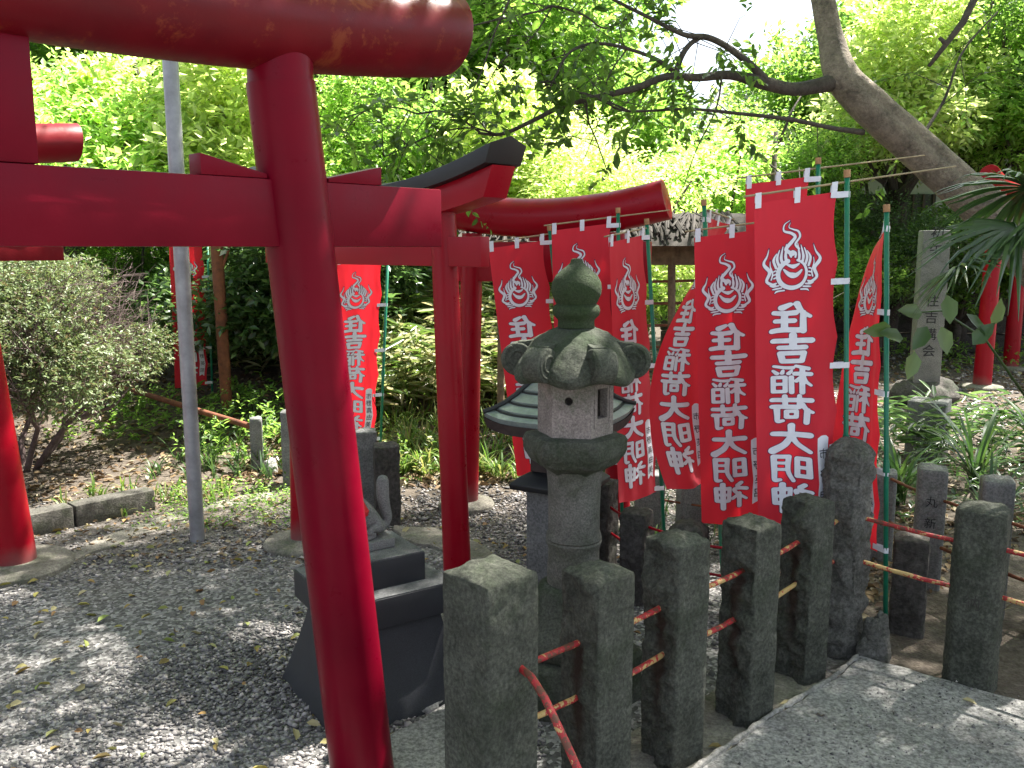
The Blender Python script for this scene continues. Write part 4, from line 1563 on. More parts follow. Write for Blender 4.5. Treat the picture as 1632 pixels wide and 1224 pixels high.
def stroke_art(W, L, name_chars):
    """flat artwork in banner space: x from the pole edge (0..W), y downward (0..-L)"""
    out = {'crest': ([], []), 'crest_outline': ([], []), 'lettering': ([], []), 'letter_outline': ([], []), 'plate': ([], []), 'plate_writing': ([], [])}
    def put(layer, V, Fs, sx, sy, cx, cy):
        st = out[layer]
        b = len(st[0])
        st[0].extend([(x * sx + cx, y * sy + cy) for x, y in V])
        st[1].extend([[b + i for i in f] for f in Fs])
    cx = W * .56
    cs = W * .60
    put('crest', *CREST, cs, cs, cx, -L * .185)
    put('crest_outline', *CREST_O, cs, cs, cx, -L * .185)
    ch = W * .47
    y = -L * .30
    step = (L * .945 - L * .30) / 7
    for i, c in enumerate(MAIN):
        yy = y - step * (i + .5)
        put('lettering', *ART[c][0], ch * 1.05, step * .94, cx, yy)
        put('letter_outline', *ART[c][1], ch * 1.05, step * .94, cx, yy)
    px, pw = W * .165, W * .165
    y0, y1 = -L * .70, -L * .935
    put('plate', [(-pw / 2, y0 - .012), (-pw / 4, y0 - .002), (0, y0), (pw / 4, y0 - .002), (pw / 2, y0 - .012), (pw / 2, y1), (0, y1 + .015), (-pw / 2, y1)],
        [[0, 1, 2, 3, 4, 5, 6, 7]], 1, 1, px, 0)
    n = len(name_chars)
    st = (y0 - y1 - .05) / n
    for i, c in enumerate(name_chars):
        V, Fs, _ = glyph_mesh(c, .004)
        s = min(pw * .78, st * .82) / .95
        put('plate_writing', V, Fs, s, s, px, y0 - .03 - st * (i + .5))
    return out


def banner(label, pole_top, pole_bot, W, L, th0, th1, names, seed, ztop=None, k=1.0, sway=(0, 0), rod_ext=.12, hang=.05, side_tabs=5, art=True, rise=.1, shear=0.0, wave=.65):
    """th = direction in plan (degrees) in which the cloth leaves the pole, at the top and at the bottom"""
    pt, pb = Vector(pole_top), Vector(pole_bot)
    b = empty("banner", (pb.x, pb.y, 0), 0, label, "banner", "red shrine banners on green poles")
    org = Vector((pb.x, pb.y, 0))
    ax = (pt - pb).normalized()
    def pole_at(z):
        return pb + ax * ((z - pb.z) / ax.z)
    ztop = pt.z - .05 if ztop is None else ztop
    rr = random.Random(seed)
    ph = [rr.uniform(0, 6.28) for _ in range(8)]
    def surf_a(x, y):
        """x 0..W from the pole, y 0..-L (arrays) -> points"""
        f = np.clip(-y / L, -.1, 1.1)
        q = x / W
        th = np.radians(th0 + (th1 - th0) * np.minimum(1, np.maximum(f, 0) ** k))
        dx_, dy_ = np.cos(th), np.sin(th)
        tz = (ztop + y - pb.z) / ax.z
        ox, oy = pb.x + ax.x * tz + dx_ * .03, pb.y + ax.y * tz + dy_ * .03
        wav = .012 * np.sin(7 * q + ph[0] + 1.5 * f) * (.4 + f) + .008 * np.sin(15 * q + ph[1] - 3 * f) * (.3 + f) + .012 * np.sin(5.2 * f + ph[2] + 2 * q) * np.minimum(1, q * 3)
        wav = wav + .0022 * np.sin(38 * q + 9 * f + ph[4]) * np.sin(21 * f + ph[5] + 4 * q) + .004 * np.abs(((f * 8) % 1) - .5)
        edge = .018 * np.sin(math.pi * ((f * 4.6 + .1) % 1.0)) * (1 - q) ** 3
        w_ = wav * W / .31 * wave
        X_ = ox + dx_ * (x + edge) + dy_ * w_ + sway[0] * q * np.maximum(f, 0) ** 1.4 - org.x
        Y_ = oy + dy_ * (x + edge) - dx_ * w_ + sway[1] * q * np.maximum(f, 0) ** 1.4 - org.y
        Z_ = ztop + y - rise * x * (1 - f) + shear * x * f + .006 * np.sin(6 * q + ph[3]) * f
        return np.stack([X_, Y_, Z_ + 0 * X_], -1)
    def normal_a(x, y):
        e = .004
        a = surf_a(x + e, y) - surf_a(x - e, y)
        c = surf_a(x, y + e) - surf_a(x, y - e)
        return unit(np.cross(a, c))
    def surf(x, y):
        return Vector(surf_a(np.array(float(x)), np.array(float(y))))
    def normal(x, y):
        return Vector(normal_a(np.array(float(x)), np.array(float(y))))
    # cloth
    nx_, ny_ = 22, 70
    V, Fc = [], []
    for j in range(ny_ + 1):
        for i in range(nx_ + 1):
            V.append(surf(W * i / nx_, -L * j / ny_))
    for j in range(ny_):
        for i in range(nx_):
            a = j * (nx_ + 1) + i
            Fc.append((a, a + 1, a + nx_ + 2, a + nx_ + 1))
    link("cloth", raw_mesh("cloth", [tuple(v) for v in V], Fc), M['cloth'], b)
    # pole, cap, rod
    MB().tube([pb - org - Vector((0, 0, .05)), pole_at(pb.z + (pt.z - pb.z) * .5) - org, pt - org], .0095, 14).build("pole", M['green'], b, smooth=True)
    jz = pb.z + (pt.z - pb.z) * .44
    MB().tube([pole_at(jz - .02) - org, pole_at(jz) - org, pole_at(jz + .03) - org], [.013, .0125, .0115], 14).build("pole_joint", M['green'], b)
    MB().tube([pt - org, pt - org + ax * .028], .0125, 10).build("pole_cap", M['wood_cap'], b, bevel=.002)
    c0 = surf(0, 0) + Vector((0, 0, .03))
    c1 = surf(W, 0) + Vector((0, 0, .03))
    dd = (c1 - c0).normalized()
    MB().tube([c0 - dd * rod_ext, c0, c1, c1 + dd * .04], [.0025, .004, .004, .0035], 8).build("cross_rod", M['bamboo'], b, smooth=True)
    # white tabs
    def strip(pts, w, wd):
        mb = MB()
        Vv = []
        for p in pts:
            Vv += [p - wd * w / 2, p + wd * w / 2]
        Ff = [(2 * i, 2 * i + 1, 2 * i + 3, 2 * i + 2) for i in range(len(pts) - 1)]
        mb.add(Vv, Ff)
        o = link("tab", mb.mesh("tab"), M['white'], b, smooth=False)
        return o
    for x in (.012, W * .5, W - .014):
        p = surf(x, -.02)
        n = normal(x, -.02)
        t = surf(x, 0) + Vector((0, 0, .034))
        strip([p + n * .005, t + n * .007, t - n * .007 + Vector((0, 0, .002)), p - n * .005], .022, (surf(x + .01, -.02) - surf(x - .01, -.02)).normalized())
    for i in range(side_tabs):
        y = -.01 - (L - .03) * i / (side_tabs - 1)
        p = surf(.02, y)
        n = normal(.02, y)
        o = pole_at(ztop + y) - org
        away = (o - p); away.z = 0
        away = away.normalized()
        strip([p + n * .004, o + n * .012, o + away * .012, o - n * .012, p - n * .004], .022, Vector((0, 0, 1)))
    if not art:
        return b
    A = stroke_art(W, L, names)
    mid_n = normal(W / 2, -L * .6)
    FRONT = 1 if mid_n.dot(cam_o.location - org - surf(W / 2, -L * .6)) > 0 else -1      # printed through; thick ink on the reverse we look at
    for layer, (name, mat, lift) in {'crest_outline': ('crest_edge', 'outline', .0012), 'letter_outline': ('lettering_edge', 'outline', .0012), 'crest': ('crest', 'white', .002),
                                     'lettering': ('lettering', 'white', .002), 'plate': ('name_plate', 'white', .002), 'plate_writing': ('plate_writing', 'ink', .0032)}.items():
        V2, F2 = A[layer]
        bm = bmesh.new()
        vs = [bm.verts.new((x, y, 0)) for x, y in V2]
        for f in F2:
            try:
                bm.faces.new([vs[i] for i in f])
            except ValueError:
                pass
        if layer.startswith('plate'):
            for axis, a0, a1, stp in ((0, 0, W, W / 14), (1, -L, 0, L / 40)):
                v = a0 + stp
                while v < a1:
                    co = (v, 0, 0) if axis == 0 else (0, v, 0)
                    no = (1, 0, 0) if axis == 0 else (0, 1, 0)
                    bmesh.ops.bisect_plane(bm, geom=bm.verts[:] + bm.edges[:] + bm.faces[:], plane_co=co, plane_no=no, dist=1e-5)
                    v += stp
        bm.verts.index_update()
        base = np.array([(v.co.x, v.co.y) for v in bm.verts])
        faces = [[v.index for v in f.verts] for f in bm.faces]
        bm.free()
        Pn = surf_a(base[:, 0], base[:, 1]) + FRONT * lift * normal_a(base[:, 0], base[:, 1])
        me = bpy.data.meshes.new(name)
        me.from_pydata([tuple(p) for p in Pn], [], faces)
        link(name, me, M[mat], b, smooth=False)
    return b


NAMES = ["市野真由美", "市野英昭", "市野明", "市野真紀"]
# the eight near ones, right to left
banner("largest, frontmost banner with its full lettering facing the camera", at(1350, 283, 3.28), at(1347, 1010, 3.28), .315, 1.285, 183, 183, NAMES[2], 3, rod_ext=.45, rise=.14)
banner("banner twisted edge-on at the top, on the rightmost green pole", at(1413, 338, 3.3), at(1412, 1040, 3.3), .29, 1.27, 66, 114, NAMES[3], 5, k=.5, rod_ext=.03, rise=.1)
banner("banner standing taller behind the largest banner, only its top showing", at(1304, 262, 3.8), at(1300, 900, 3.8), .28, 1.27, 184, 184, NAMES[0], 8, rod_ext=.5, rise=.12)
banner("second largest banner, full lettering, left of the largest", at(1236, 345, 3.72), at(1240, 905, 3.72), .31, 1.27, 181, 181, NAMES[1], 12, rod_ext=.12, rise=.12)
banner("narrow slanting banner whose cloth swings left, partly behind the second largest", at(1122, 328, 4.0), at(1152, 900, 4.0), .27, 1.22, 55, 208, NAMES[1], 15, k=.95, rod_ext=.02)
banner("banner right of the lantern with a white name strip beside its green pole", at(1031, 358, 4.28), at(1060, 860, 4.28), .30, 1.27, 230, 222, NAMES[0], 18, rod_ext=.05, rise=.12, wave=.2)
banner("banner directly behind the finial of the stone lantern", at(985, 340, 4.55), at(992, 850, 4.55), .31, 1.27, 182, 182, NAMES[2], 21, rod_ext=.3, rise=.12)
banner("banner left of the lantern finial, in front of the low torii beam", at(876, 368, 4.72), at(926, 840, 4.72), .30, 1.27, 186, 190, NAMES[3], 25, rod_ext=.1, rise=.14)
banner("banner seen between the two red pillars, left of the shrubs", at(619, 398, 6.0), at(604, 745, 6.0), .31, 1.27, 190, 190, NAMES[0], 30, rod_ext=.1)
banner("leftmost banner, half hidden by the steel pole", at(330, 372, 7.7), at(341, 700, 7.7), .29, 1.27, 215, 215, NAMES[1], 34, rod_ext=.05)
for px, w, Y in ((636, .3, 11.2), (668, .3, 11.6), (700, .3, 12.0)):
    banner(("left of three tiny far banners between the red pillars", "middle of three tiny far banners between the red pillars", "right of three tiny far banners, next to the inner red pillar")[(px - 636) // 32],
           at(px, 398, Y), at(px + 2, 560, Y), .28, 1.1, 205, 205, NAMES[px % 4], px, side_tabs=3)


# ------------------------------------------------------------------ notice rack with bark roof behind the low gate
g0 = at(750, 600, 6.9)
rk_ = empty("plaque_rack", (.62, 6.9, 0), R(-6), "old wooden rack with a shaggy bark roof behind the low torii and banners", "rack")
for x in (-.72, .62, .95):
    pts = [(x, 0, -.05), (x + .01, 0, .8), (x - .01, 0, 1.62)]
    MB().tube(pts, .03, 12).build("post", M['old_wood'], rk_)
MB().box((.1, 0, 1.5), (2.0, .05, .16)).build("board", M['old_wood'], rk_, bevel=.004)
for i in range(5):
    z = .62 + i * .17
    MB().tube([(-.74, .01 * i, z), (.4, 0, z - .01), (1.0, 0, z + .008)], .011, 8).build("rail", M['rust'], rk_)
mb = MB()
rnd = random.Random(5)
for s in (-1, 1):
    for i in range(260):
        x = rnd.uniform(-.98, 1.05)
        a = Vector((x, 0, 1.82 + rnd.uniform(-.01, .02)))
        f = rnd.uniform(.3, 1)
        e = Vector((x + rnd.uniform(-.12, .12), s * .42 * f, 1.82 - .24 * f + rnd.uniform(-.01, .03)))
        mb.tube([a.lerp(e, rnd.uniform(0, .4)), e], rnd.uniform(.006, .014), 5)
q = [(-1, -.42, 1.565), (1.17, -.42, 1.565), (1.17, 0, 1.81), (-1, 0, 1.81), (-1, .42, 1.565), (1.17, .42, 1.565)]
mb.add(q, [(0, 1, 2, 3), (3, 2, 5, 4), (0, 4, 5, 1)])
mb.build("roof", M['thatch'], rk_)
# leaning old bamboo pole
lp_ = MB().tube([at(1072, 660, 5.6), at(1092, 540, 5.75), at(1112, 445, 5.9)], .022, 10).build("leaning_pole", M['dark_wood'])
tag(lp_, "rusty brown leaning pole between the rack and the slanting banner", "pole")

# ------------------------------------------------------------------ hall and wall far behind on the right
b = empty("building", (9.2, 18.5, 0), R(-6), "grey hall with a dark tiled roof behind the trees on the right", "building")
MB().box((0, 1.5, 2.0), (9.5, 3, 4.0)).build("wall", M['wallgrey'], b, bevel=.01)
mb = MB()
mb.add([(-5.4, -1.1, 3.9), (5.4, -1.1, 3.9), (4.6, 1.5, 5.3), (-4.6, 1.5, 5.3), (-5.4, 4, 3.9), (5.4, 4, 3.9)], [(0, 1, 2, 3), (3, 2, 5, 4), (0, 3, 4), (1, 5, 2), (0, 4, 5, 1)])
mb.build("roof", M['roof'], b)
for i in range(4):
    x = -3.6 + i * 2.3
    f = MB().box((x, -.03, 1.7), (1.7, .06, 1.9)).build("window", M['dark'], b, bevel=.005)
    mb = MB()
    for k in range(9):
        mb.box((x - .8 + k * .2, -.075, 1.7), (.04, .03, 1.9))
    mb.build("slats", M['dark_wood'], f)
fb = empty("low_wall", (6.8, 13.2, 0), R(-5), "dark low stone wall with horizontal courses behind the sunlit gravel at right", "wall")
for k in range(3):
    MB().box((0, k * .12, .14 + .27 * k), (9, .3, .255)).build("course", M['post_dark'], fb, bevel=.015)
sf = empty("slat_fence", (4.2, 13.9, .8), R(-5), "grey upright slat fence behind the low wall", "fence")
mb = MB()
for k in range(44):
    mb.box((-3 + k * .14, 0, .35), (.07, .025, .72))
mb.build("slats", M['old_wood'], sf)
MB().box((0, .03, .6), (6.2, .03, .06)).build("rail", M['old_wood'], sf)
g = at(1440, 412, 11.5)
wp = empty("notice_board", (g.x, 11.5, 0), 0, "small white board with handwriting behind the carved pillar", "notice board")
MB().box((0, 0, g.z), (.44, .02, .34)).build("board", M['white'], wp, bevel=.002)
for s in (-1, 1):
    MB().tube([(s * .18, .02, 0), (s * .18, .02, g.z)], .015, 8).build("leg", M['dark_wood'], wp)
flat_text("writing", "御神", .12, (0, -.01, g.z + .01), (1, 0, 0), (0, 0, 1), (0, -1, 0), M['ink'], wp, .15, .0, .002, sx=2.0)

# ------------------------------------------------------------------ leaning tree with crown overhead
random.seed(11)
lt = empty("leaning_tree", (3.55, 4.9, 0), 0, "thick leaning tree with mottled bark whose trunk crosses the upper right", "tree")
org = Vector((3.55, 4.9, 0))
def px_path(pts):
    P = [at(x, y, Y) - org for x, y, Y, r in pts]
    Rr = [.56 * r * (Y * CP) / F for x, y, Y, r in pts]
    return P, Rr
def smooth_path(P, Rr, n=5):
    Q = catmull3(P, n)
    rr_ = np.interp(np.linspace(0, 1, len(Q)), np.linspace(0, 1, len(Rr)), Rr)
    return Q, list(rr_)
def catmull3(P, n):
    out = []
    Q = [P[0]] + list(P) + [P[-1]]
    for i in range(1, len(Q) - 2):
        a, b, c, d = Q[i - 1], Q[i], Q[i + 1], Q[i + 2]
        for k in range(n):
            t = k / n
            out.append(0.5 * ((2 * b) + (c - a) * t + (2 * a - 5 * b + 4 * c - d) * t * t + (3 * b - a - 3 * c + d) * t ** 3))
    out.append(P[-1])
    return out
def limb(mb, pts, n=5, seg=10, wob=0.0):
    P, Rr = px_path(pts)
    Q, rr_ = smooth_path(P, Rr, n)
    if wob:
        Q = [q + Vector((noise.noise(q * 3), noise.noise(q * 3 + Vector((5, 0, 0))), noise.noise(q * 3 + Vector((0, 9, 0))))) * wob for q in Q]
    mb.tube(Q, rr_, seg)
    return Q
mb = MB()
tr = [(1830, 1020, 4.9, 78), (1800, 800, 4.9, 70), (1760, 600, 4.92, 66), (1690, 470, 4.95, 64), (1600, 362, 5.0, 60), (1530, 298, 5.05, 56), (1452, 228, 5.1, 53), (1385, 168, 5.12, 52), (1342, 122, 5.15, 44), (1324, 60, 5.2, 34), (1312, 0, 5.25, 31), (1300, -80, 5.4, 29), (1330, -220, 5.5, 26), (1420, -420, 5.4, 22)]
P, Rr = px_path(tr)
Q, rr_ = smooth_path(P, Rr, 8)
V, Fc = [], []
nseg = 48
up = None
for i, p in enumerate(Q):
    a, c = Q[max(i - 1, 0)], Q[min(i + 1, len(Q) - 1)]
    t = (c - a).normalized()
    if up is None: up = Vector((0, 1, 0))
    up = (up - t * up.dot(t)).normalized()
    sd = t.cross(up)
    for k in range(nseg):
        an = 2 * math.pi * k / nseg
        d = up * math.cos(an) + sd * math.sin(an)
        w = p + d * rr_[i]
        # a fold runs along the underside of the trunk, with knobbly bark
        groove = .16 * math.exp(-((an - 3.35) / .22) ** 2) * max(0, min(1, (len(Q) * .62 - i) / 12))
        r = rr_[i] * (1 - groove + .05 * noise.noise(w * 3.2) + .03 * noise.noise(w * 9))
        V.append(p + d * r)
for i in range(len(Q) - 1):
    for k in range(nseg):
        k2 = (k + 1) % nseg
        Fc.append((i * nseg + k, i * nseg + k2, (i + 1) * nseg + k2, (i + 1) * nseg + k))
mb.add(V, Fc)
link("trunk", mb.mesh("trunk"), M['bark_big'], lt)
mb = MB()
limbs = [
    [(1345, 128, 5.15, 26), (1300, 138, 5.1, 20), (1262, 142, 5.05, 18), (1215, 130, 5.0, 19), (1165, 118, 4.95, 13), (1110, 124, 4.9, 11), (1060, 122, 4.85, 10), (1012, 141, 4.8, 9.5), (960, 153, 4.75, 8.5), (900, 166, 4.7, 7.5), (850, 190, 4.66, 6), (800, 213, 4.62, 5), (762, 212, 4.6, 3.5)],
    [(1222, 130, 5.0, 15), (1200, 105, 4.98, 11), (1165, 78, 4.95, 9.5), (1128, 60, 4.9, 9), (1088, 55, 4.85, 7), (1030, 25, 4.8, 5.5), (978, 0, 4.75, 4.5), (900, -40, 4.7, 4)],
    [(1075, 118, 4.86, 8), (1085, 90, 4.85, 8), (1100, 70, 4.88, 7), (1120, 58, 4.9, 6)],
    [(1070, 112, 4.86, 7), (1040, 92, 4.8, 5.5), (985, 73, 4.75, 5), (940, 70, 4.7, 4.5), (905, 85, 4.65, 3.5), (885, 120, 4.6, 2.5), (872, 150, 4.6, 1.8)],
    [(1375, 210, 5.1, 9), (1330, 205, 5.0, 6.5), (1260, 192, 4.95, 6), (1180, 182, 4.9, 5), (1088, 175, 4.8, 4), (1000, 177, 4.75, 3.5), (960, 160, 4.7, 3), (870, 128, 4.6, 1.8)],
    [(1005, 177, 4.75, 3), (940, 150, 4.7, 2.5), (900, 143, 4.66, 2), (860, 130, 4.6, 1.5)],
    [(765, 211, 4.6, 3.2), (735, 190, 4.6, 2.8), (700, 177, 4.6, 2.6), (665, 182, 4.55, 2.5), (640, 174, 4.5, 2.2), (600, 172, 4.5, 2), (568, 185, 4.5, 1.7), (548, 215, 4.5, 1.2)],
    [(790, 213, 4.6, 3), (750, 204, 4.6, 2.5), (700, 212, 4.6, 2.3), (660, 228, 4.55, 2), (610, 250, 4.5, 1.4)],
    [(935, 158, 4.72, 3), (938, 190, 4.7, 2.6), (952, 225, 4.68, 2.2), (972, 282, 4.65, 1.4)],
    [(745, 42, 4.6, 2.2), (800, 30, 4.65, 2.6), (860, 20, 4.7, 3), (880, 12, 4.72, 3.2), (930, 25, 4.75, 3), (965, 45, 4.8, 2.5), (1010, 25, 4.8, 2)],
    [(880, 12, 4.72, 2.5), (850, 60, 4.7, 2), (800, 100, 4.65, 1.8), (770, 150, 4.6, 1.2)],
    [(812, 0, 4.5, 3), (790, 50, 4.5, 2.6), (770, 110, 4.5, 1.8), (745, 160, 4.5, 1.2)],
    [(1000, 75, 4.8, 2.5), (970, 120, 4.75, 2), (960, 180, 4.7, 1.5), (930, 260, 4.7, 1.2)],
    [(1150, 120, 4.9, 3), (1140, 180, 4.85, 2.2), (1110, 240, 4.8, 1.6), (1090, 300, 4.8, 1.1)],
    [(1460, 232, 5.1, 6), (1500, 170, 5.2, 4), (1530, 90, 5.3, 3), (1590, 20, 5.4, 2)],
]
tips = []
for l in limbs:
    Qp = limb(mb, l, 5, 8, 0.012)
    if l[0][3] <= 9 or l[0][0] < 1230:
        tips.append(Qp)
# fine twigs off the limbs
twc, twa = [], []
for Qp in tips:
    for i in range(len(Qp)):
        for _ in range(2):
            if random.random() < .2:
                o = Qp[i]
                d = Vector((random.uniform(-1, .6), random.uniform(-.7, .5), random.uniform(-.9, .7))).normalized()
                Ln = random.uniform(.12, .5)
                m1 = o + d * Ln * .5 + Vector((0, 0, .02))
                e = o + d * Ln + Vector((0, 0, -.06 * Ln * 4))
                mb.tube([o, m1, e], [.003, .002, .001], 5)
                for f in (.35, .55, .75, .95):
                    if random.random() < .8:
                        c = o.lerp(m1, f * 2) if f < .5 else m1.lerp(e, f * 2 - 1)
                        twc.append(c)
                        twa.append(d + Vector((random.uniform(-.6, .6), random.uniform(-.6, .6), random.uniform(-.6, .3))))
link("branches", mb.mesh("branches"), M['bark'], lt)
Pn, Dn, Nn, Ls = sprays(np.array(twc), np.array(twa), 5, .062, twig=.1, spread=.5)
link("foliage", leaves_mesh("foliage", Pn, Dn, Nn, Ls, Ls * .48, 6), M['leaf_near'], lt, smooth=False)
# canopy over the courtyard, out of the frame but casting the dappled shade
def canopy(name, cx_, cy_, z0, z1, rx, ry, n_cl, nspray, seed, parent, org_, rc=(.35, .8), hole=0.0, leaf=.085, per=7):
    global rng
    rng = np.random.default_rng(seed)
    cl = []
    for i in range(n_cl):
        a, r = rng.uniform(0, 2 * math.pi), math.sqrt(rng.random())
        s = rng.uniform(*rc)
        cl.append((cx_ + rx * r * math.cos(a) - org_[0], cy_ + ry * r * math.sin(a) - org_[1], rng.uniform(z0, z1) - org_[2], s, s, s * .5))
    me = crown_mesh(name, cl, nspray, per, leaf, .5, .3, 4)
    o = link(name, me, M['leaf_mid'], parent, smooth=False)
    mbb = MB()
    random.seed(seed)
    return o, cl
_, cl = canopy("crown", 2.9, 4.1, 5.0, 7.4, 4.3, 3.0, 78, 8200, 21, lt, org, rc=(.3, .6))
mb = MB()
top = Q[-1]
for c in cl[::2]:
    e = Vector(c[:3])
    mid = top.lerp(e, .5) + Vector((0, 0, .3))
    mb.tube([top, mid, e], [.05, .03, .012], 6)
link("limb", mb.mesh("limb"), M['bark'], lt)
t2 = empty("tree", (-5.2, 2.2, 0), 0, "tree outside the left of the view whose crown shades the gravel", "tree")
MB().tube([(0, 0, -.1), (.1, 0, 2), (.4, .2, 4), (1.2, .5, 6)], [.2, .17, .13, .08], 16).build("trunk", M['bark'], t2, smooth=True)
_, cl = canopy("crown", -2.2, 3.9, 5.2, 7.6, 2.8, 2.6, 34, 2300, 33, t2, (-5.2, 2.2, 0), rc=(.3, .55))
mb = MB()
for c in cl[::3]:
    mb.tube([(1.2, .5, 6), Vector(c[:3])], [.05, .015], 6)
link("limb", mb.mesh("limb"), M['bark'], t2)

t3 = empty("tree", (7.0, 4.4, 0), 0, "tree outside the right of the view whose crown shades the ground behind the fence", "tree")
MB().tube([(0, 0, -.1), (-.1, .1, 2), (-.4, .8, 4), (-1.4, 2.0, 6)], [.2, .17, .13, .08], 16).build("trunk", M['bark'], t3, smooth=True)
_, cl = canopy("crown", 5.4, 7.0, 5.1, 7.6, 2.5, 2.0, 30, 3600, 35, t3, (7.0, 4.4, 0))
mb = MB()
for c in cl[::3]:
    mb.tube([(-1.4, 2.0, 6), Vector(c[:3])], [.05, .015], 6)
link("limb", mb.mesh("limb"), M['bark'], t3)

# ------------------------------------------------------------------ background trees
rng = np.random.default_rng(99)
random.seed(4)
def proto_crown(kind, seed, nspray=3600, leaf=.1, per=6, R0=1.3, Rz=1.1):
    global rng
    rng = np.random.default_rng(seed)
    cl = random_clumps(30, R0, Rz, 0, .2, .5)
    me = crown_mesh("crown", cl, nspray, per, leaf, .46, .26, 4)
    mb = MB()
    random.seed(seed)
    branches(mb, cl[:18], (0, 0, -1.5), .06, 6)
    return me, mb.mesh("limbs"), cl
protos = [proto_crown('a', 1), proto_crown('b', 2, 2900, .135), proto_crown('c', 3, 5200, .07)]
tmesh = MB().tube([(0, 0, -.2), (.06, 0, .9), (-.05, .04, 1.8), (.05, 0, 3)], [.11, .09, .08, .06], 12).mesh("trunk")
vars_ = {}
def crown_var(i, mat):
    k = (i, mat)
    if k not in vars_:
        me = protos[i][0].copy()
        me.materials.clear()
        me.materials.append(M[mat])
        vars_[k] = me
    return vars_[k]
limb_me = [p[1] for p in protos]
for me in limb_me + [tmesh]:
    me.materials.append(M['bark'])
    me.polygons.foreach_set("use_smooth", np.ones(len(me.polygons), dtype=bool))
def bg_tree(x, y, zc, s, kind, mat, label, sz=1.0, th=None, name="tree"):
    z0 = terrain_z(x, y)
    t = empty(name, (x, y, z0), random.uniform(0, 6.28), label, "tree" if name == "tree" else "shrub", "trees behind the shrine gates" if name == "tree" else "shrubs behind the shrine gates")
    c = link("crown", crown_var(kind, mat), None, t, smooth=False)
    c.location = (0, 0, zc - z0)
    c.scale = (s, s, s * sz)
    l = link("limb", limb_me[kind], None, t, smooth=False)
    l.location = (0, 0, zc - z0)
    l.scale = (s, s, s * sz)
    k = link("trunk", tmesh, None, t, smooth=False)
    hgt = zc - z0 - 1.3 * s * sz
    k.scale = (s, s, max(.15, hgt / 3 + .02))
    return t
TL = [
    # x, y, crown z, scale, kind, mat, label
    (-4.6, 8.6, 2.5, 1.0, 0, 'leaf_bright', "bright yellow-green tree directly behind the azalea bush at far left"),
    (-3.4, 9.6, 2.7, .95, 1, 'leaf_pale', "pale yellow-green tree seen left of the steel pole"),
    (-2.2, 10.2, 2.6, .95, 2, 'leaf_bright', "bright tree seen between the steel pole and the near red pillar"),
    (-1.0, 10.8, 2.7, 1.0, 0, 'leaf_mid', "green tree right behind the top of the near red pillar"),
    (-.1, 10.2, 2.15, .9, 1, 'leaf_pale', "sunlit pale tree above the black curved beam"),
    (1.0, 9.9, 1.9, .95, 2, 'leaf_pale', "sunlit pale low tree above the upturned end of the low torii beam"),
    (2.2, 11.0, 2.3, .8, 0, 'leaf_bright', "bright tree behind the tops of the largest banners"),
    (-5.4, 13.0, 4.3, 1.5, 1, 'leaf_mid', "tall mid-green tree at the far left behind the bright ones"),
    (-2.6, 13.8, 4.5, 1.6, 2, 'leaf_mid', "tall mid-green tree behind the steel pole"),
    (-.2, 13.4, 4.7, 1.5, 0, 'leaf_mid', "tall mid-green tree above the end of the nearest top beam"),
    (1.5, 14.8, 3.0, 1.3, 1, 'leaf_mid', "mid-green tree below the patch of white sky"),
    (3.5, 12.5, 2.4, .9, 2, 'leaf_mid', "fine-leaved green tree below the forked trunk"),
    (5.7, 15.0, 4.6, 1.4, 0, 'leaf_mid', "tall green tree right of the white sky, behind the forked trunk"),
    (5.4, 12.6, 3.6, 1.0, 1, 'leaf_pale', "light-green tree right above the leaning trunk"),
    (6.6, 13.0, 4.4, 1.3, 2, 'leaf_mid', "tall green tree in the upper right corner"),
    (7.6, 11.8, 3.3, 1.05, 0, 'leaf_bright', "light-green tree at the right edge above the palm"),
    (-7.2, 11.0, 3.2, 1.4, 2, 'leaf_mid', "mid-green tree left of the azalea, at the left edge"),
    (-8.5, 14.5, 4.5, 1.9, 0, 'leaf_mid', "broad green tree beyond the left edge"),
    (9.6, 14.0, 4.5, 1.6, 1, 'leaf_mid', "broad green tree beyond the right edge"),
]
for x, y, z, s, k, m, lab in TL:
    bg_tree(x, y, z, s, k, m, lab)
SL = [
    (-3.5, 8.9, 1.2, .62, 2, 'leaf_mid', "green shrub behind the leftmost banner"),
    (-2.55, 8.7, 1.3, .85, 0, 'leaf_dark', "dark glossy evergreen shrub behind the rusty post"),
    (-1.9, 8.2, 1.25, .75, 1, 'leaf_dark', "dark glossy evergreen shrub left of the near red pillar"),
    (-1.5, 9.8, 1.3, .6, 2, 'leaf_dark', "dark shrub behind the banner between the red pillars"),
    (-.15, 12.6, 1.5, .65, 0, 'leaf_mid', "green shrub behind the inner red pillar"),
    (.9, 9.6, 1.0, .55, 1, 'leaf_mid', "green shrub behind the bark-roofed rack"),
    (3.0, 10.4, 1.05, .62, 2, 'leaf_mid', "green shrub right of the largest banners"),
    (4.2, 11.5, 1.35, .62, 0, 'leaf_mid', "green shrub left of the tall carved pillar"),
    (5.0, 11.9, 1.5, .7, 2, 'leaf_dark', "dark shrub behind the tall carved pillar"),
    (6.3, 12.4, 1.4, .7, 1, 'leaf_mid', "green shrub left of the far torii pillar"),
    (7.8, 12.2, 1.5, .7, 0, 'leaf_mid', "green shrub behind the far torii pillar"),
]
for x, y, z, s, k, m, lab in SL:
    bg_tree(x, y, z, s, k, m, lab, .9, name="shrub")
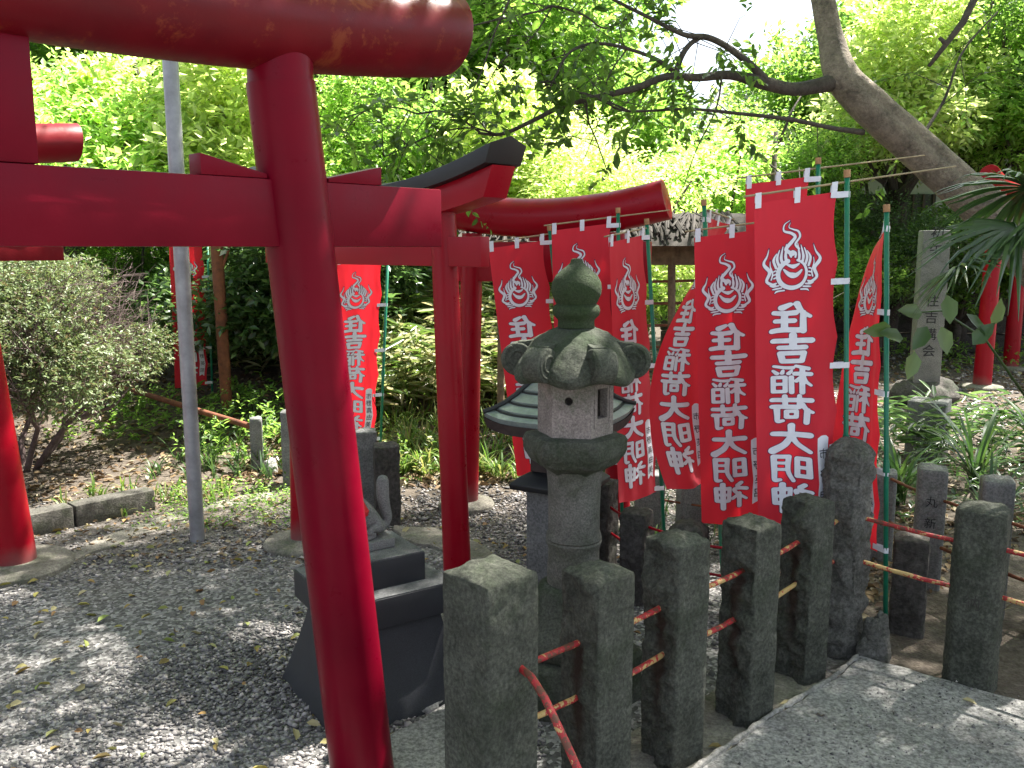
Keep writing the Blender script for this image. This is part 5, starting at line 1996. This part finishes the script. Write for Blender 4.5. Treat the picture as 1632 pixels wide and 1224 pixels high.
# far wood, one mass
rng = np.random.default_rng(5)
cl = []
for i in range(150):
    x = rng.uniform(-17, 17)
    if 2.6 < x < 7.0:
        zmax = 4.2
    else:
        zmax = 9
    cl.append((x, rng.uniform(19, 23), rng.uniform(.5, zmax), 1.3, 1.0, 1.0))
me = crown_mesh("woodland", cl, 15000, 5, .24, .5, .5, 4)
tag(link("woodland", me, M['leaf_mid'], None, smooth=False), kind="stuff")
# bare tall trunks in the wood
random.seed(8)
for i, (px, Y, r, top, lab) in enumerate(((1590, 14, .1, -40, "upright dark trunk in the top right corner"), (1620, 13.4, .12, -40, "second upright dark trunk at the very top right edge"),
                                     (1290, 9.5, .03, 300, "thin bare stems behind the green pole of the largest banner"), (1240, 10.5, .05, 210, "slim trunk rising above the largest banner"),
                                     (690, 13, .07, -40, "dark trunk in the foliage beside the worn beam end"))):
    t = empty("thin_tree", at(px, 500, Y).to_2d().to_3d(), 0, lab, "tree")
    base = Vector((t.location.x, Y, 0))
    mb = MB()
    P0 = Vector((0, 0, 0))
    P3 = at(px + random.uniform(-20, 20), top, Y) - base
    pts = [P0, P0.lerp(P3, .35) + Vector((.08, 0, 0)), P0.lerp(P3, .7) + Vector((-.05, 0, 0)), P3]
    mb.tube(pts, [r, r * .9, r * .75, r * .5], 10)
    for k in range(7):
        f = random.uniform(.3, .95)
        o = P0.lerp(P3, f)
        e = o + Vector((random.uniform(-.8, .8), random.uniform(-.3, .3), random.uniform(.3, 1.1)))
        mb.tube([o, o.lerp(e, .5) + Vector((0, 0, .08)), e], [r * .4, r * .28, r * .1], 6)
    mb.build("trunk", M['bark'], t, smooth=True)
st = MB()
st.tube([at(1562, -20, 4.4), at(1535, 35, 4.4), at(1508, 70, 4.42), at(1480, 106, 4.45)], [.019, .017, .013, .009], 8)
st.tube([at(1508, 70, 4.42), at(1497, 60, 4.42)], [.014, .008], 8)
o = st.build("dead_branch", M['bark'], None, smooth=True)
tag(o, "dark broken branch hanging into the top right of the view", "branch")

# ------------------------------------------------------------------ azalea bush
rng = np.random.default_rng(41)
random.seed(41)
az = empty("azalea_bush", (-3.78, 6.1, 0), 0, "large twiggy azalea bush with a few red flowers inside the kerb at left", "bush")
mb = MB()
ends = []
def grow(p, d, L, r, depth):
    e = p + d * L
    if e.x > 1.05 or e.z > 1.5 or e.x < -1.5:
        return
    mid = p.lerp(e, .5) + Vector((random.uniform(-1, 1), random.uniform(-1, 1), random.uniform(-.5, .5))) * L * .12
    mb.tube([p, mid, e], [r, r * .85, r * .7], 7 if depth < 2 else 4, caps=False)
    if depth >= 5:
        ends.append((e, d))
        return
    n = 3 if depth < 4 else 2
    for i in range(n):
        nd = (d + Vector((random.uniform(-1, 1), random.uniform(-1, 1), random.uniform(-.45, .6))) * .75).normalized()
        grow(e, nd, L * random.uniform(.62, .85), r * .62, depth + 1)
for i in range(8):
    a = i * .8
    grow(Vector((.13 * math.cos(a) + .25, .1 * math.sin(a), -.02)), Vector((.75 * math.cos(a) - .1, .6 * math.sin(a), .9)).normalized(), .42, .024, 0)
link("stems", mb.mesh("stems"), M['twig'], az)
cl = []
for i in range(80):
    a, u = rng.uniform(0, 6.28), rng.uniform(-.12, 1)
    rr2 = math.sqrt(max(0, 1 - u * u)) * rng.uniform(.75, 1)
    cl.append((min(.98, 1.36 * rr2 * math.cos(a)), 1.0 * rr2 * math.sin(a), .72 + .72 * u, .3, .3, .2))
C, d = crown_points(cl, 18000, .3)
Pn, Dn, Nn, Ls = sprays(C, d + rng.normal(size=d.shape) * .5, 7, .034, twig=.05)
link("foliage", leaves_mesh("foliage", Pn, Dn, Nn, Ls, Ls * .42, 4), M['leaf_azalea'], az, smooth=False)
# extra fine twigs in the crown
mb = MB()
for e, d_ in random.sample(ends, min(2200, len(ends))):
    q_ = e + (d_ + Vector((random.uniform(-.7, .7), random.uniform(-.7, .7), random.uniform(-.2, .8)))).normalized() * random.uniform(.12, .3)
    mb.tube([e, q_], [.0035, .0015], 3, caps=False)
for i in range(5200):
    a, u = random.uniform(0, 6.28), random.random() ** .5
    p = Vector((min(1.0, 1.25 * u * math.cos(a)), .95 * u * math.sin(a), .36 + .3 * u + random.random() ** 1.4 * .75))
    d_ = Vector((p.x * .5 + random.uniform(-.7, .7), p.y * .5 + random.uniform(-.7, .7), random.uniform(-.1, 1.0))).normalized() * random.uniform(.06, .2)
    mb.tube([p, p + d_], [.0028, .0012], 3, caps=False)
link("twigs", mb.mesh("twigs"), M['twig'], az)
Ff = [(.12, .42, 1.08), (.05, -.85, 1.08), (.45, -.9, .78), (.62, -.85, .76), (-.25, -1.0, 1.0), (.3, -.95, .95)]
for q in Ff[1:]:
    n = 26
    C = np.array([q]) + rng.normal(size=(n, 3)) * .022
    me = leaves_mesh("flower", C, rng.normal(size=(n, 3)), rng.normal(size=(n, 3)), np.full(n, .03), np.full(n, .022), 4)
    link("flower", me, M['bib'], az, smooth=False)

# ------------------------------------------------------------------ bamboo grass, ferns, undergrowth
def blade_plants(name, centres, nbl, L, W, mat, seed, lean=.8, curve=.9, segs=6, parent=None, stem=0.0):
    """arching strap leaves"""
    g = np.random.default_rng(seed)
    Vv, Ff = [], []
    vb = 0
    for (cx_, cy_, cz_) in centres:
        for b_ in range(nbl):
            a = g.uniform(0, 2 * math.pi)
            l = L * g.uniform(.6, 1.15)
            le = lean * g.uniform(.3, 1.2)
            w = W * g.uniform(.7, 1.2)
            px_, pz_ = 0.0, stem * g.random()
            ang = R(88) - le * .35
            o = np.array([cx_ + g.normal() * .015, cy_ + g.normal() * .015, cz_])
            dx, dy = math.cos(a), math.sin(a)
            for s in range(segs + 1):
                f = s / segs
                ww = w * (math.sin(math.pi * min(1, f * .93 + .07)) ** .6) * .5
                p = o + np.array([dx * px_, dy * px_, pz_])
                Vv += [(p[0] - dy * ww, p[1] + dx * ww, p[2]), (p[0] + dy * ww, p[1] - dx * ww, p[2])]
                px_ += math.cos(ang) * l / segs
                pz_ += math.sin(ang) * l / segs
                ang -= le * curve * 2.2 / segs
            for s in range(segs):
                Ff.append((vb + 2 * s, vb + 2 * s + 1, vb + 2 * s + 3, vb + 2 * s + 2))
            vb += 2 * (segs + 1)
    return link(name, raw_mesh(name, Vv, Ff), mat, parent, smooth=True)

g_ = np.random.default_rng(17)
def scatter(n, x0, x1, y0, y1, dz=0.0, avoid=None):
    out = []
    while len(out) < n:
        x, y = g_.uniform(x0, x1), g_.uniform(y0, y1)
        if avoid and avoid(x, y): continue
        out.append((x, y, terrain_z(x, y) + dz))
    return out
# stems of bamboo grass: leaves in whorls up thin culms
def sasa(name, centres, seed, mat, hgt=.8, L=.2, W=.035):
    g = np.random.default_rng(seed)
    P, D = [], []
    mb = MB()
    for (x, y, z) in centres:
        h = hgt * g.uniform(.5, 1.15)
        tx, ty = g.normal() * .12, g.normal() * .12
        mb.tube([(x, y, z), (x + tx, y + ty, z + h)], [.004, .002], 4, caps=False)
        for k in range(11):
            f = g.uniform(.35, 1.0)
            P.append((x + tx * f, y + ty * f, z + h * f))
            a = g.uniform(0, 6.28)
            D.append((math.cos(a), math.sin(a), g.uniform(-.35, .55)))
    P, D = np.array(P), np.array(D)
    N = np.tile([0, 0, 1.0], (len(P), 1)) + g.normal(size=P.shape) * .25
    Ls = L * g.uniform(.6, 1.2, len(P))
    me = leaves_mesh(name, P, D, N, Ls, Ls * W / L, 6, .2)
    o = link(name, me, M[mat], None, smooth=False)
    return tag(o, kind="stuff"), mb
o, mb = sasa("bamboo_grass", scatter(640, -1.75, .55, 6.9, 9.3, avoid=lambda x, y: x > -.9 + (y - 7) * .3 and y < 7.1), 3, 'leaf_sasa', .62, .2, .036)
o.data.materials.append(M['grass_dark'])
st_o = link("bamboo_stems", mb.mesh("bamboo_stems"), M['grass'])
tag(st_o, kind="stuff")
o, mb = sasa("bamboo_grass", scatter(130, -3.2, -1.6, 8.0, 9.4), 4, 'leaf_sasa', .55, .2, .03)
o, mb = sasa("bamboo_grass", scatter(40, 2.6, 4.2, 5.8, 7.2), 6, 'leaf_dark', .4, .2, .03)
# low green ground cover
tag(blade_plants("grass", scatter(70, -2.5, -1.1, 5.7, 7.2), 9, .22, .011, M['grass_dark'], 5), kind="stuff")
tag(blade_plants("grass", scatter(150, -1.3, .7, 5.7, 7.2), 12, .24, .012, M['grass'], 6), kind="stuff")
tag(blade_plants("grass", scatter(22, -2.7, -1.7, 4.85, 5.5), 8, .13, .01, M['grass'], 7), kind="stuff")
tag(blade_plants("grass", scatter(70, .5, 1.4, 4.1, 5.6), 8, .16, .008, M['grass_dark'], 8), kind="stuff")
for i, (x, y, nb, L, W, mt, lab) in enumerate((
        (2.35, 5.2, 46, .55, .02, 'grass_dark', "dark arching strap-leaf plant left of the stone block, low right"),
        (3.0, 5.5, 50, .75, .022, 'grass_dark', "large dark arching strap-leaf plant in front of the far red pillar"),
        (3.45, 5.0, 46, .7, .022, 'grass_dark', "dark arching plant at the right edge behind the grey posts"),
        (2.7, 4.7, 34, .42, .018, 'grass_dark', "green arching plant between the carved post and its right neighbour"),
        (1.95, 4.9, 26, .4, .014, 'grass_dark', "green grassy plant right of the rightmost banner pole"),
        (3.9, 6.2, 46, .75, .025, 'grass_dark', "dark arching plant beside the foot of the far red pillar"),
        (2.2, 6.3, 30, .45, .03, 'leaf_mid', "green broad-bladed plant beside the rock of the carved pillar"),
        (2.02, 3.5, 22, .2, .006, 'leaf_litter', "dry straw tuft behind the iron rods at lower right"))):
    o = blade_plants("strap_leaf_plant", [(x + g_.normal() * .05, y + g_.normal() * .05, 0) for _ in range(1)], nb, L, W, M[mt], 100 + i, lean=1.0)
    tag(o, lab, "plant", "arching plants among the stones at right")
# leafy low plants in sunlight
rng = np.random.default_rng(77)
def low_leaves(name, x0, x1, y0, y1, n, leaf, mat, h=.25, per=6):
    C = np.array(scatter(n, x0, x1, y0, y1))
    C[:, 2] += rng.uniform(0, h, n)
    A = rng.normal(size=(n, 3)) * .7 + np.array([0, 0, .8])
    Pn, Dn, Nn, Ls = sprays(C, A, per, leaf, twig=.08, spread=.35)
    return tag(link(name, leaves_mesh(name, Pn, Dn, Nn, Ls, Ls * .45, 6), M[mat], None, smooth=False), kind="stuff")
low_leaves("undergrowth", -2.4, -1.2, 6.0, 7.4, 300, .05, 'leaf_mid', .3)
low_leaves("undergrowth", -1.2, -.3, 5.6, 6.6, 200, .04, 'grass', .2)
low_leaves("undergrowth", -3.6, -2.2, 6.6, 7.6, 200, .05, 'leaf_mid', .15)
low_leaves("ground_ivy", -2.1, -1.2, 4.7, 5.6, 300, .028, 'leaf_mid', .03, 4)
low_leaves("undergrowth", 1.9, 4.6, 4.6, 6.6, 320, .05, 'leaf_dark', .2)
low_leaves("undergrowth", 3.0, 7.5, 10.8, 12.4, 300, .06, 'leaf_mid', .3)

# ------------------------------------------------------------------ palm
pal = empty("palm", (2.28, 3.35, 0), 0, "dark fan palm with a fibrous trunk at the right edge", "palm")
porg = Vector((2.28, 3.35, 0))
mb = MB()
mb.tube([(0.07, 0, -.1), (.04, 0, .8), (.0, 0, 1.5)], [.075, .07, .08], 20)
for i in range(90):
    a, z = random.uniform(0, 6.28), random.uniform(.2, 1.5)
    p = Vector((.07 * math.cos(a) + .02, .07 * math.sin(a), z))
    mb.tube([p, p + Vector((.04 * math.cos(a), .04 * math.sin(a), -.1))], [.005, .001], 3)
mb.build("trunk", M['dark_wood'], pal)
def fan(hub, d, rad, nb, mat, seed, droop=.35, roll=0.0, spread=150):
    """fan leaf: hub position, facing direction d of the central blade"""
    g = random.Random(seed)
    d = Vector(d).normalized()
    up = Vector((0, 0, 1))
    sd = d.cross(up).normalized()
    nn = sd.cross(d).normalized()
    rot = Matrix.Rotation(roll, 3, d)
    sd, nn = rot @ sd, rot @ nn
    Vv, Ff = [], []
    for i in range(nb):
        a = R(-spread + 2 * spread * i / (nb - 1))
        bd = d * math.cos(a) + sd * math.sin(a)
        l = rad * (1 - .18 * abs(math.sin(a / 2))) * g.uniform(.9, 1.06)
        w = rad * .034
        prev = None
        segs = 7
        for s in range(segs + 1):
            f = s / segs
            ww = w * (.25 + .75 * min(1, f * 3)) * (1 - max(0, f - .5) * 1.9)
            p = Vector(hub) + bd * l * f - Vector((0, 0, 1)) * droop * rad * f * f * g.uniform(.9, 1.1) + nn * .03 * math.sin(i * 2.1) * f
            tdir = bd.cross(nn).normalized()
            b0 = len(Vv)
            Vv += [p - tdir * ww, p + nn * ww * .7, p + tdir * ww]
            if s:
                Ff += [(b0 - 3, b0 - 2, b0 + 1, b0), (b0 - 2, b0 - 1, b0 + 2, b0 + 1)]
    return Vv, Ff
fans = [(at(1640, 300, 3.1), (-.9, -.1, .35), .42, 40, .35, .3), (at(1620, 365, 2.95), (-1, -.1, .1), .42, 40, .5, -.4), (at(1530, 425, 2.9), (-.7, -.5, -.2), .24, 38, .3, .5),
 (at(1690, 330, 2.9), (.3, -.6, .4), .4, 36, .4, .1)]
fans = [(h_, d_, r_ * .82, n_, dr_, q_) for h_, d_, r_, n_, dr_, q_ in fans]
for i, (hub, d, rad, nb, dr, ro_) in enumerate(fans):
    Vv, Ff = fan(hub - porg, d, rad, nb, None, i, dr, ro_)
    me = bpy.data.meshes.new("frond")
    me.from_pydata(Vv, [], Ff)
    fo = link("frond", me, M['palm'], pal, smooth=False)
    MB().tube([(0, 0, 1.45), (Vector((0, 0, 1.45)).lerp(hub - porg, .6) + Vector((0, 0, .08))), hub - porg], [.008, .006, .004], 6).build("stalk", M['grass_dark'], fo)
# broad-leaved sprig in front of the carved pillar
spg = empty("broadleaf_sprig", (2.05, 3.6, 0), 0, "low sprig of broad dark leaves hanging in front of the carved pillar", "plant")
sorg = Vector((2.05, 3.6, 0))
mb = MB()
mb.tube([at(1640, 640, 3.4) - sorg, at(1570, 540, 3.3) - sorg, at(1500, 495, 3.2) - sorg, at(1440, 500, 3.15) - sorg], [.006, .005, .004, .002], 6)
mb.tube([at(1640, 640, 3.4) - sorg, (.35, .1, .3), (.3, .15, 0)], [.006, .008, .01], 6)
mb.build("stem", M['grass_dark'], spg, smooth=True)
sp_pts = [(1440, 540, -.6, .2), (1478, 520, -.3, -.4), (1458, 560, -.2, -.9), (1510, 470, .1, -.9), (1500, 520, .2, -.8), (1420, 520, -.9, -.2), (1540, 500, .5, -.5), (1550, 550, .3, .5), (1580, 520, .2, .8), (1470, 500, -.5, .1)]
Pn = np.array([at(x, y, 3.15) - sorg for x, y, a, b in sp_pts])
Dn = np.array([(a, -.2, b) for x, y, a, b in sp_pts])
Nn = np.tile([0.1, -1.0, .5], (len(sp_pts), 1)) + rng.normal(size=(len(sp_pts), 3)) * .3
link("leaves", leaves_mesh("leaves", Pn, Dn, Nn, np.full(len(Pn), .105), np.full(len(Pn), .062), 6, .1), M['leaf_dark'], spg, smooth=False)

# ------------------------------------------------------------------ gravel and fallen leaves
def on_path(x, y):
    q = gp(0, 0) if False else None
    # right of the fence line
    d = (x - P1.x) * (-.604) + (y - P1.y) * .797
    return d < .28 and x > -.35
def gravel(name, n, x0, x1, y0, y1, size, seed):
    g = np.random.default_rng(seed)
    x, y = g.uniform(x0, x1, n), g.uniform(y0, y1, n)
    d = (x - P1.x) * (-.604) + (y - P1.y) * .797
    keep = ~((d < .28) & (x > -.6)) & ((g.random(n) > (y - 3.9 + .5 * np.sin(x * 2.3)) / 1.6) | (y > 5.6) | (x > -.6))
    x, y = x[keep], y[keep]
    n = len(x)
    z = np.array([terrain_z(a, b) for a, b in zip(x, y)]) if y1 > 5.9 else np.zeros(n)
    s = size * np.clip(g.lognormal(0, .4, n), .45, 2.4)
    base = np.array([(1, 0, 0), (-1, 0, 0), (0, 1, 0), (0, -1, 0), (0, 0, 1), (0, 0, -1), (.6, .6, .5), (-.6, -.6, .5)], float)
    base = base[:6]
    V = np.tile(base, (n, 1, 1)) + g.normal(size=(n, 6, 3)) * .22
    V *= (s[:, None, None] * np.stack([g.uniform(.7, 1.3, n), g.uniform(.6, 1.0, n), g.uniform(.35, .6, n)], 1)[:, None, :])
    a = g.uniform(0, 6.28, n)
    c, s_ = np.cos(a)[:, None], np.sin(a)[:, None]
    X = V[:, :, 0] * c - V[:, :, 1] * s_ + x[:, None]
    Yv = V[:, :, 0] * s_ + V[:, :, 1] * c + y[:, None]
    Z = V[:, :, 2] + (z + s * .25)[:, None]
    V = np.stack([X, Yv, Z], 2).reshape(-1, 3)
    f = np.array([(0, 2, 4), (2, 1, 4), (1, 3, 4), (3, 0, 4), (2, 0, 5), (1, 2, 5), (3, 1, 5), (0, 3, 5)])
    Fc = (np.arange(n)[:, None, None] * 6 + f[None]).reshape(-1, 3)
    return tag(link(name, raw_mesh(name, V, Fc), M['gravel'], None, smooth=False), kind="stuff")
gravel("gravel", 30000, -2.4, .1, 1.9, 3.6, .0075, 1)
gravel("gravel", 26000, -3.6, 1.2, 3.5, 5.4, .0085, 2)
gravel("gravel", 5000, .0, 1.3, 3.0, 5.6, .009, 3)
gravel("gravel", 9000, 1.5, 9.5, 6.5, 13.0, .018, 4)
def grit(n, seed):
    g = np.random.default_rng(seed)
    P = []
    while len(P) < n:
        x, y = g.uniform(.2, 2.3), g.uniform(1.6, 3.2)
        if (x - E[0].x) * (-.604) + (y - E[0].y) * .797 < -.03 and (x - E[4].x) * .5 + (y - E[4].y) * .86 < -.05:
            P.append((x, y))
    s_ = .0028 * g.lognormal(0, .4, n)
    base = np.array([(1, 0, 0), (-1, 0, 0), (0, 1, 0), (0, -1, 0), (0, 0, 1), (0, 0, -1)], float)
    V = (base[None] + g.normal(size=(n, 6, 3)) * .25) * s_[:, None, None]
    V[:, :, :2] += np.array(P)[:, None, :]
    V[:, :, 2] += .0365
    f = np.array([(0, 2, 4), (2, 1, 4), (1, 3, 4), (3, 0, 4), (2, 0, 5), (1, 2, 5), (3, 1, 5), (0, 3, 5)])
    return tag(link("grit", raw_mesh("grit", V.reshape(-1, 3), (np.arange(n)[:, None, None] * 6 + f[None]).reshape(-1, 3)), M['gravel'], None, smooth=False), kind="stuff")
grit(2600, 12)
gravel("gravel", 4000, -.9, 2.0, 5.2, 7.0, .012, 5)


def litter(name, n, x0, x1, y0, y1, L, mat, seed, skip=True):
    g = np.random.default_rng(seed)
    x, y = g.uniform(x0, x1, n), g.uniform(y0, y1, n)
    z = np.array([terrain_z(a, b) for a, b in zip(x, y)]) + .012
    d = (x - P1.x) * (-.604) + (y - P1.y) * .797
    z = np.where((d < -.05) & (x > -.3), .045, z)
    if skip:
        k = ~((d < .25) & (x > -.6))
        x, y, z = x[k], y[k], z[k]
        n = len(x)
    a = g.uniform(0, 6.28, n)
    D = np.stack([np.cos(a), np.sin(a), g.normal(size=n) * .25], 1)
    N = np.tile([0, 0, 1.0], (n, 1)) + g.normal(size=(n, 3)) * .35
    Ls = L * g.uniform(.6, 1.3, n)
    return tag(link(name, leaves_mesh(name, np.stack([x, y, z], 1), D, N, Ls, Ls * .5, 6, .25), M[mat], None, smooth=False), kind="stuff")
litter("fallen_leaves", 420, -2.6, .6, 2.1, 5.0, .045, 'leaf_fallen', 1)
litter("fallen_leaves", 9, .5, 2.2, 2.1, 3.1, .05, 'leaf_fallen', 2, False)
litter("leaf_litter", 4200, -1.9, .9, 5.6, 8.8, .075, 'leaf_litter', 3)
litter("leaf_litter", 1600, -4.2, -1.8, 5.2, 8.2, .06, 'leaf_litter', 4)
litter("leaf_litter", 3200, 1.2, 9.0, 5.4, 12.5, .07, 'leaf_litter', 5)
litter("leaf_litter", 3200, 1.1, 3.6, 2.9, 5.2, .05, 'leaf_litter', 6)

litter("leaf_litter", 700, -3.4, -.9, 4.1, 5.6, .035, 'leaf_litter', 9)
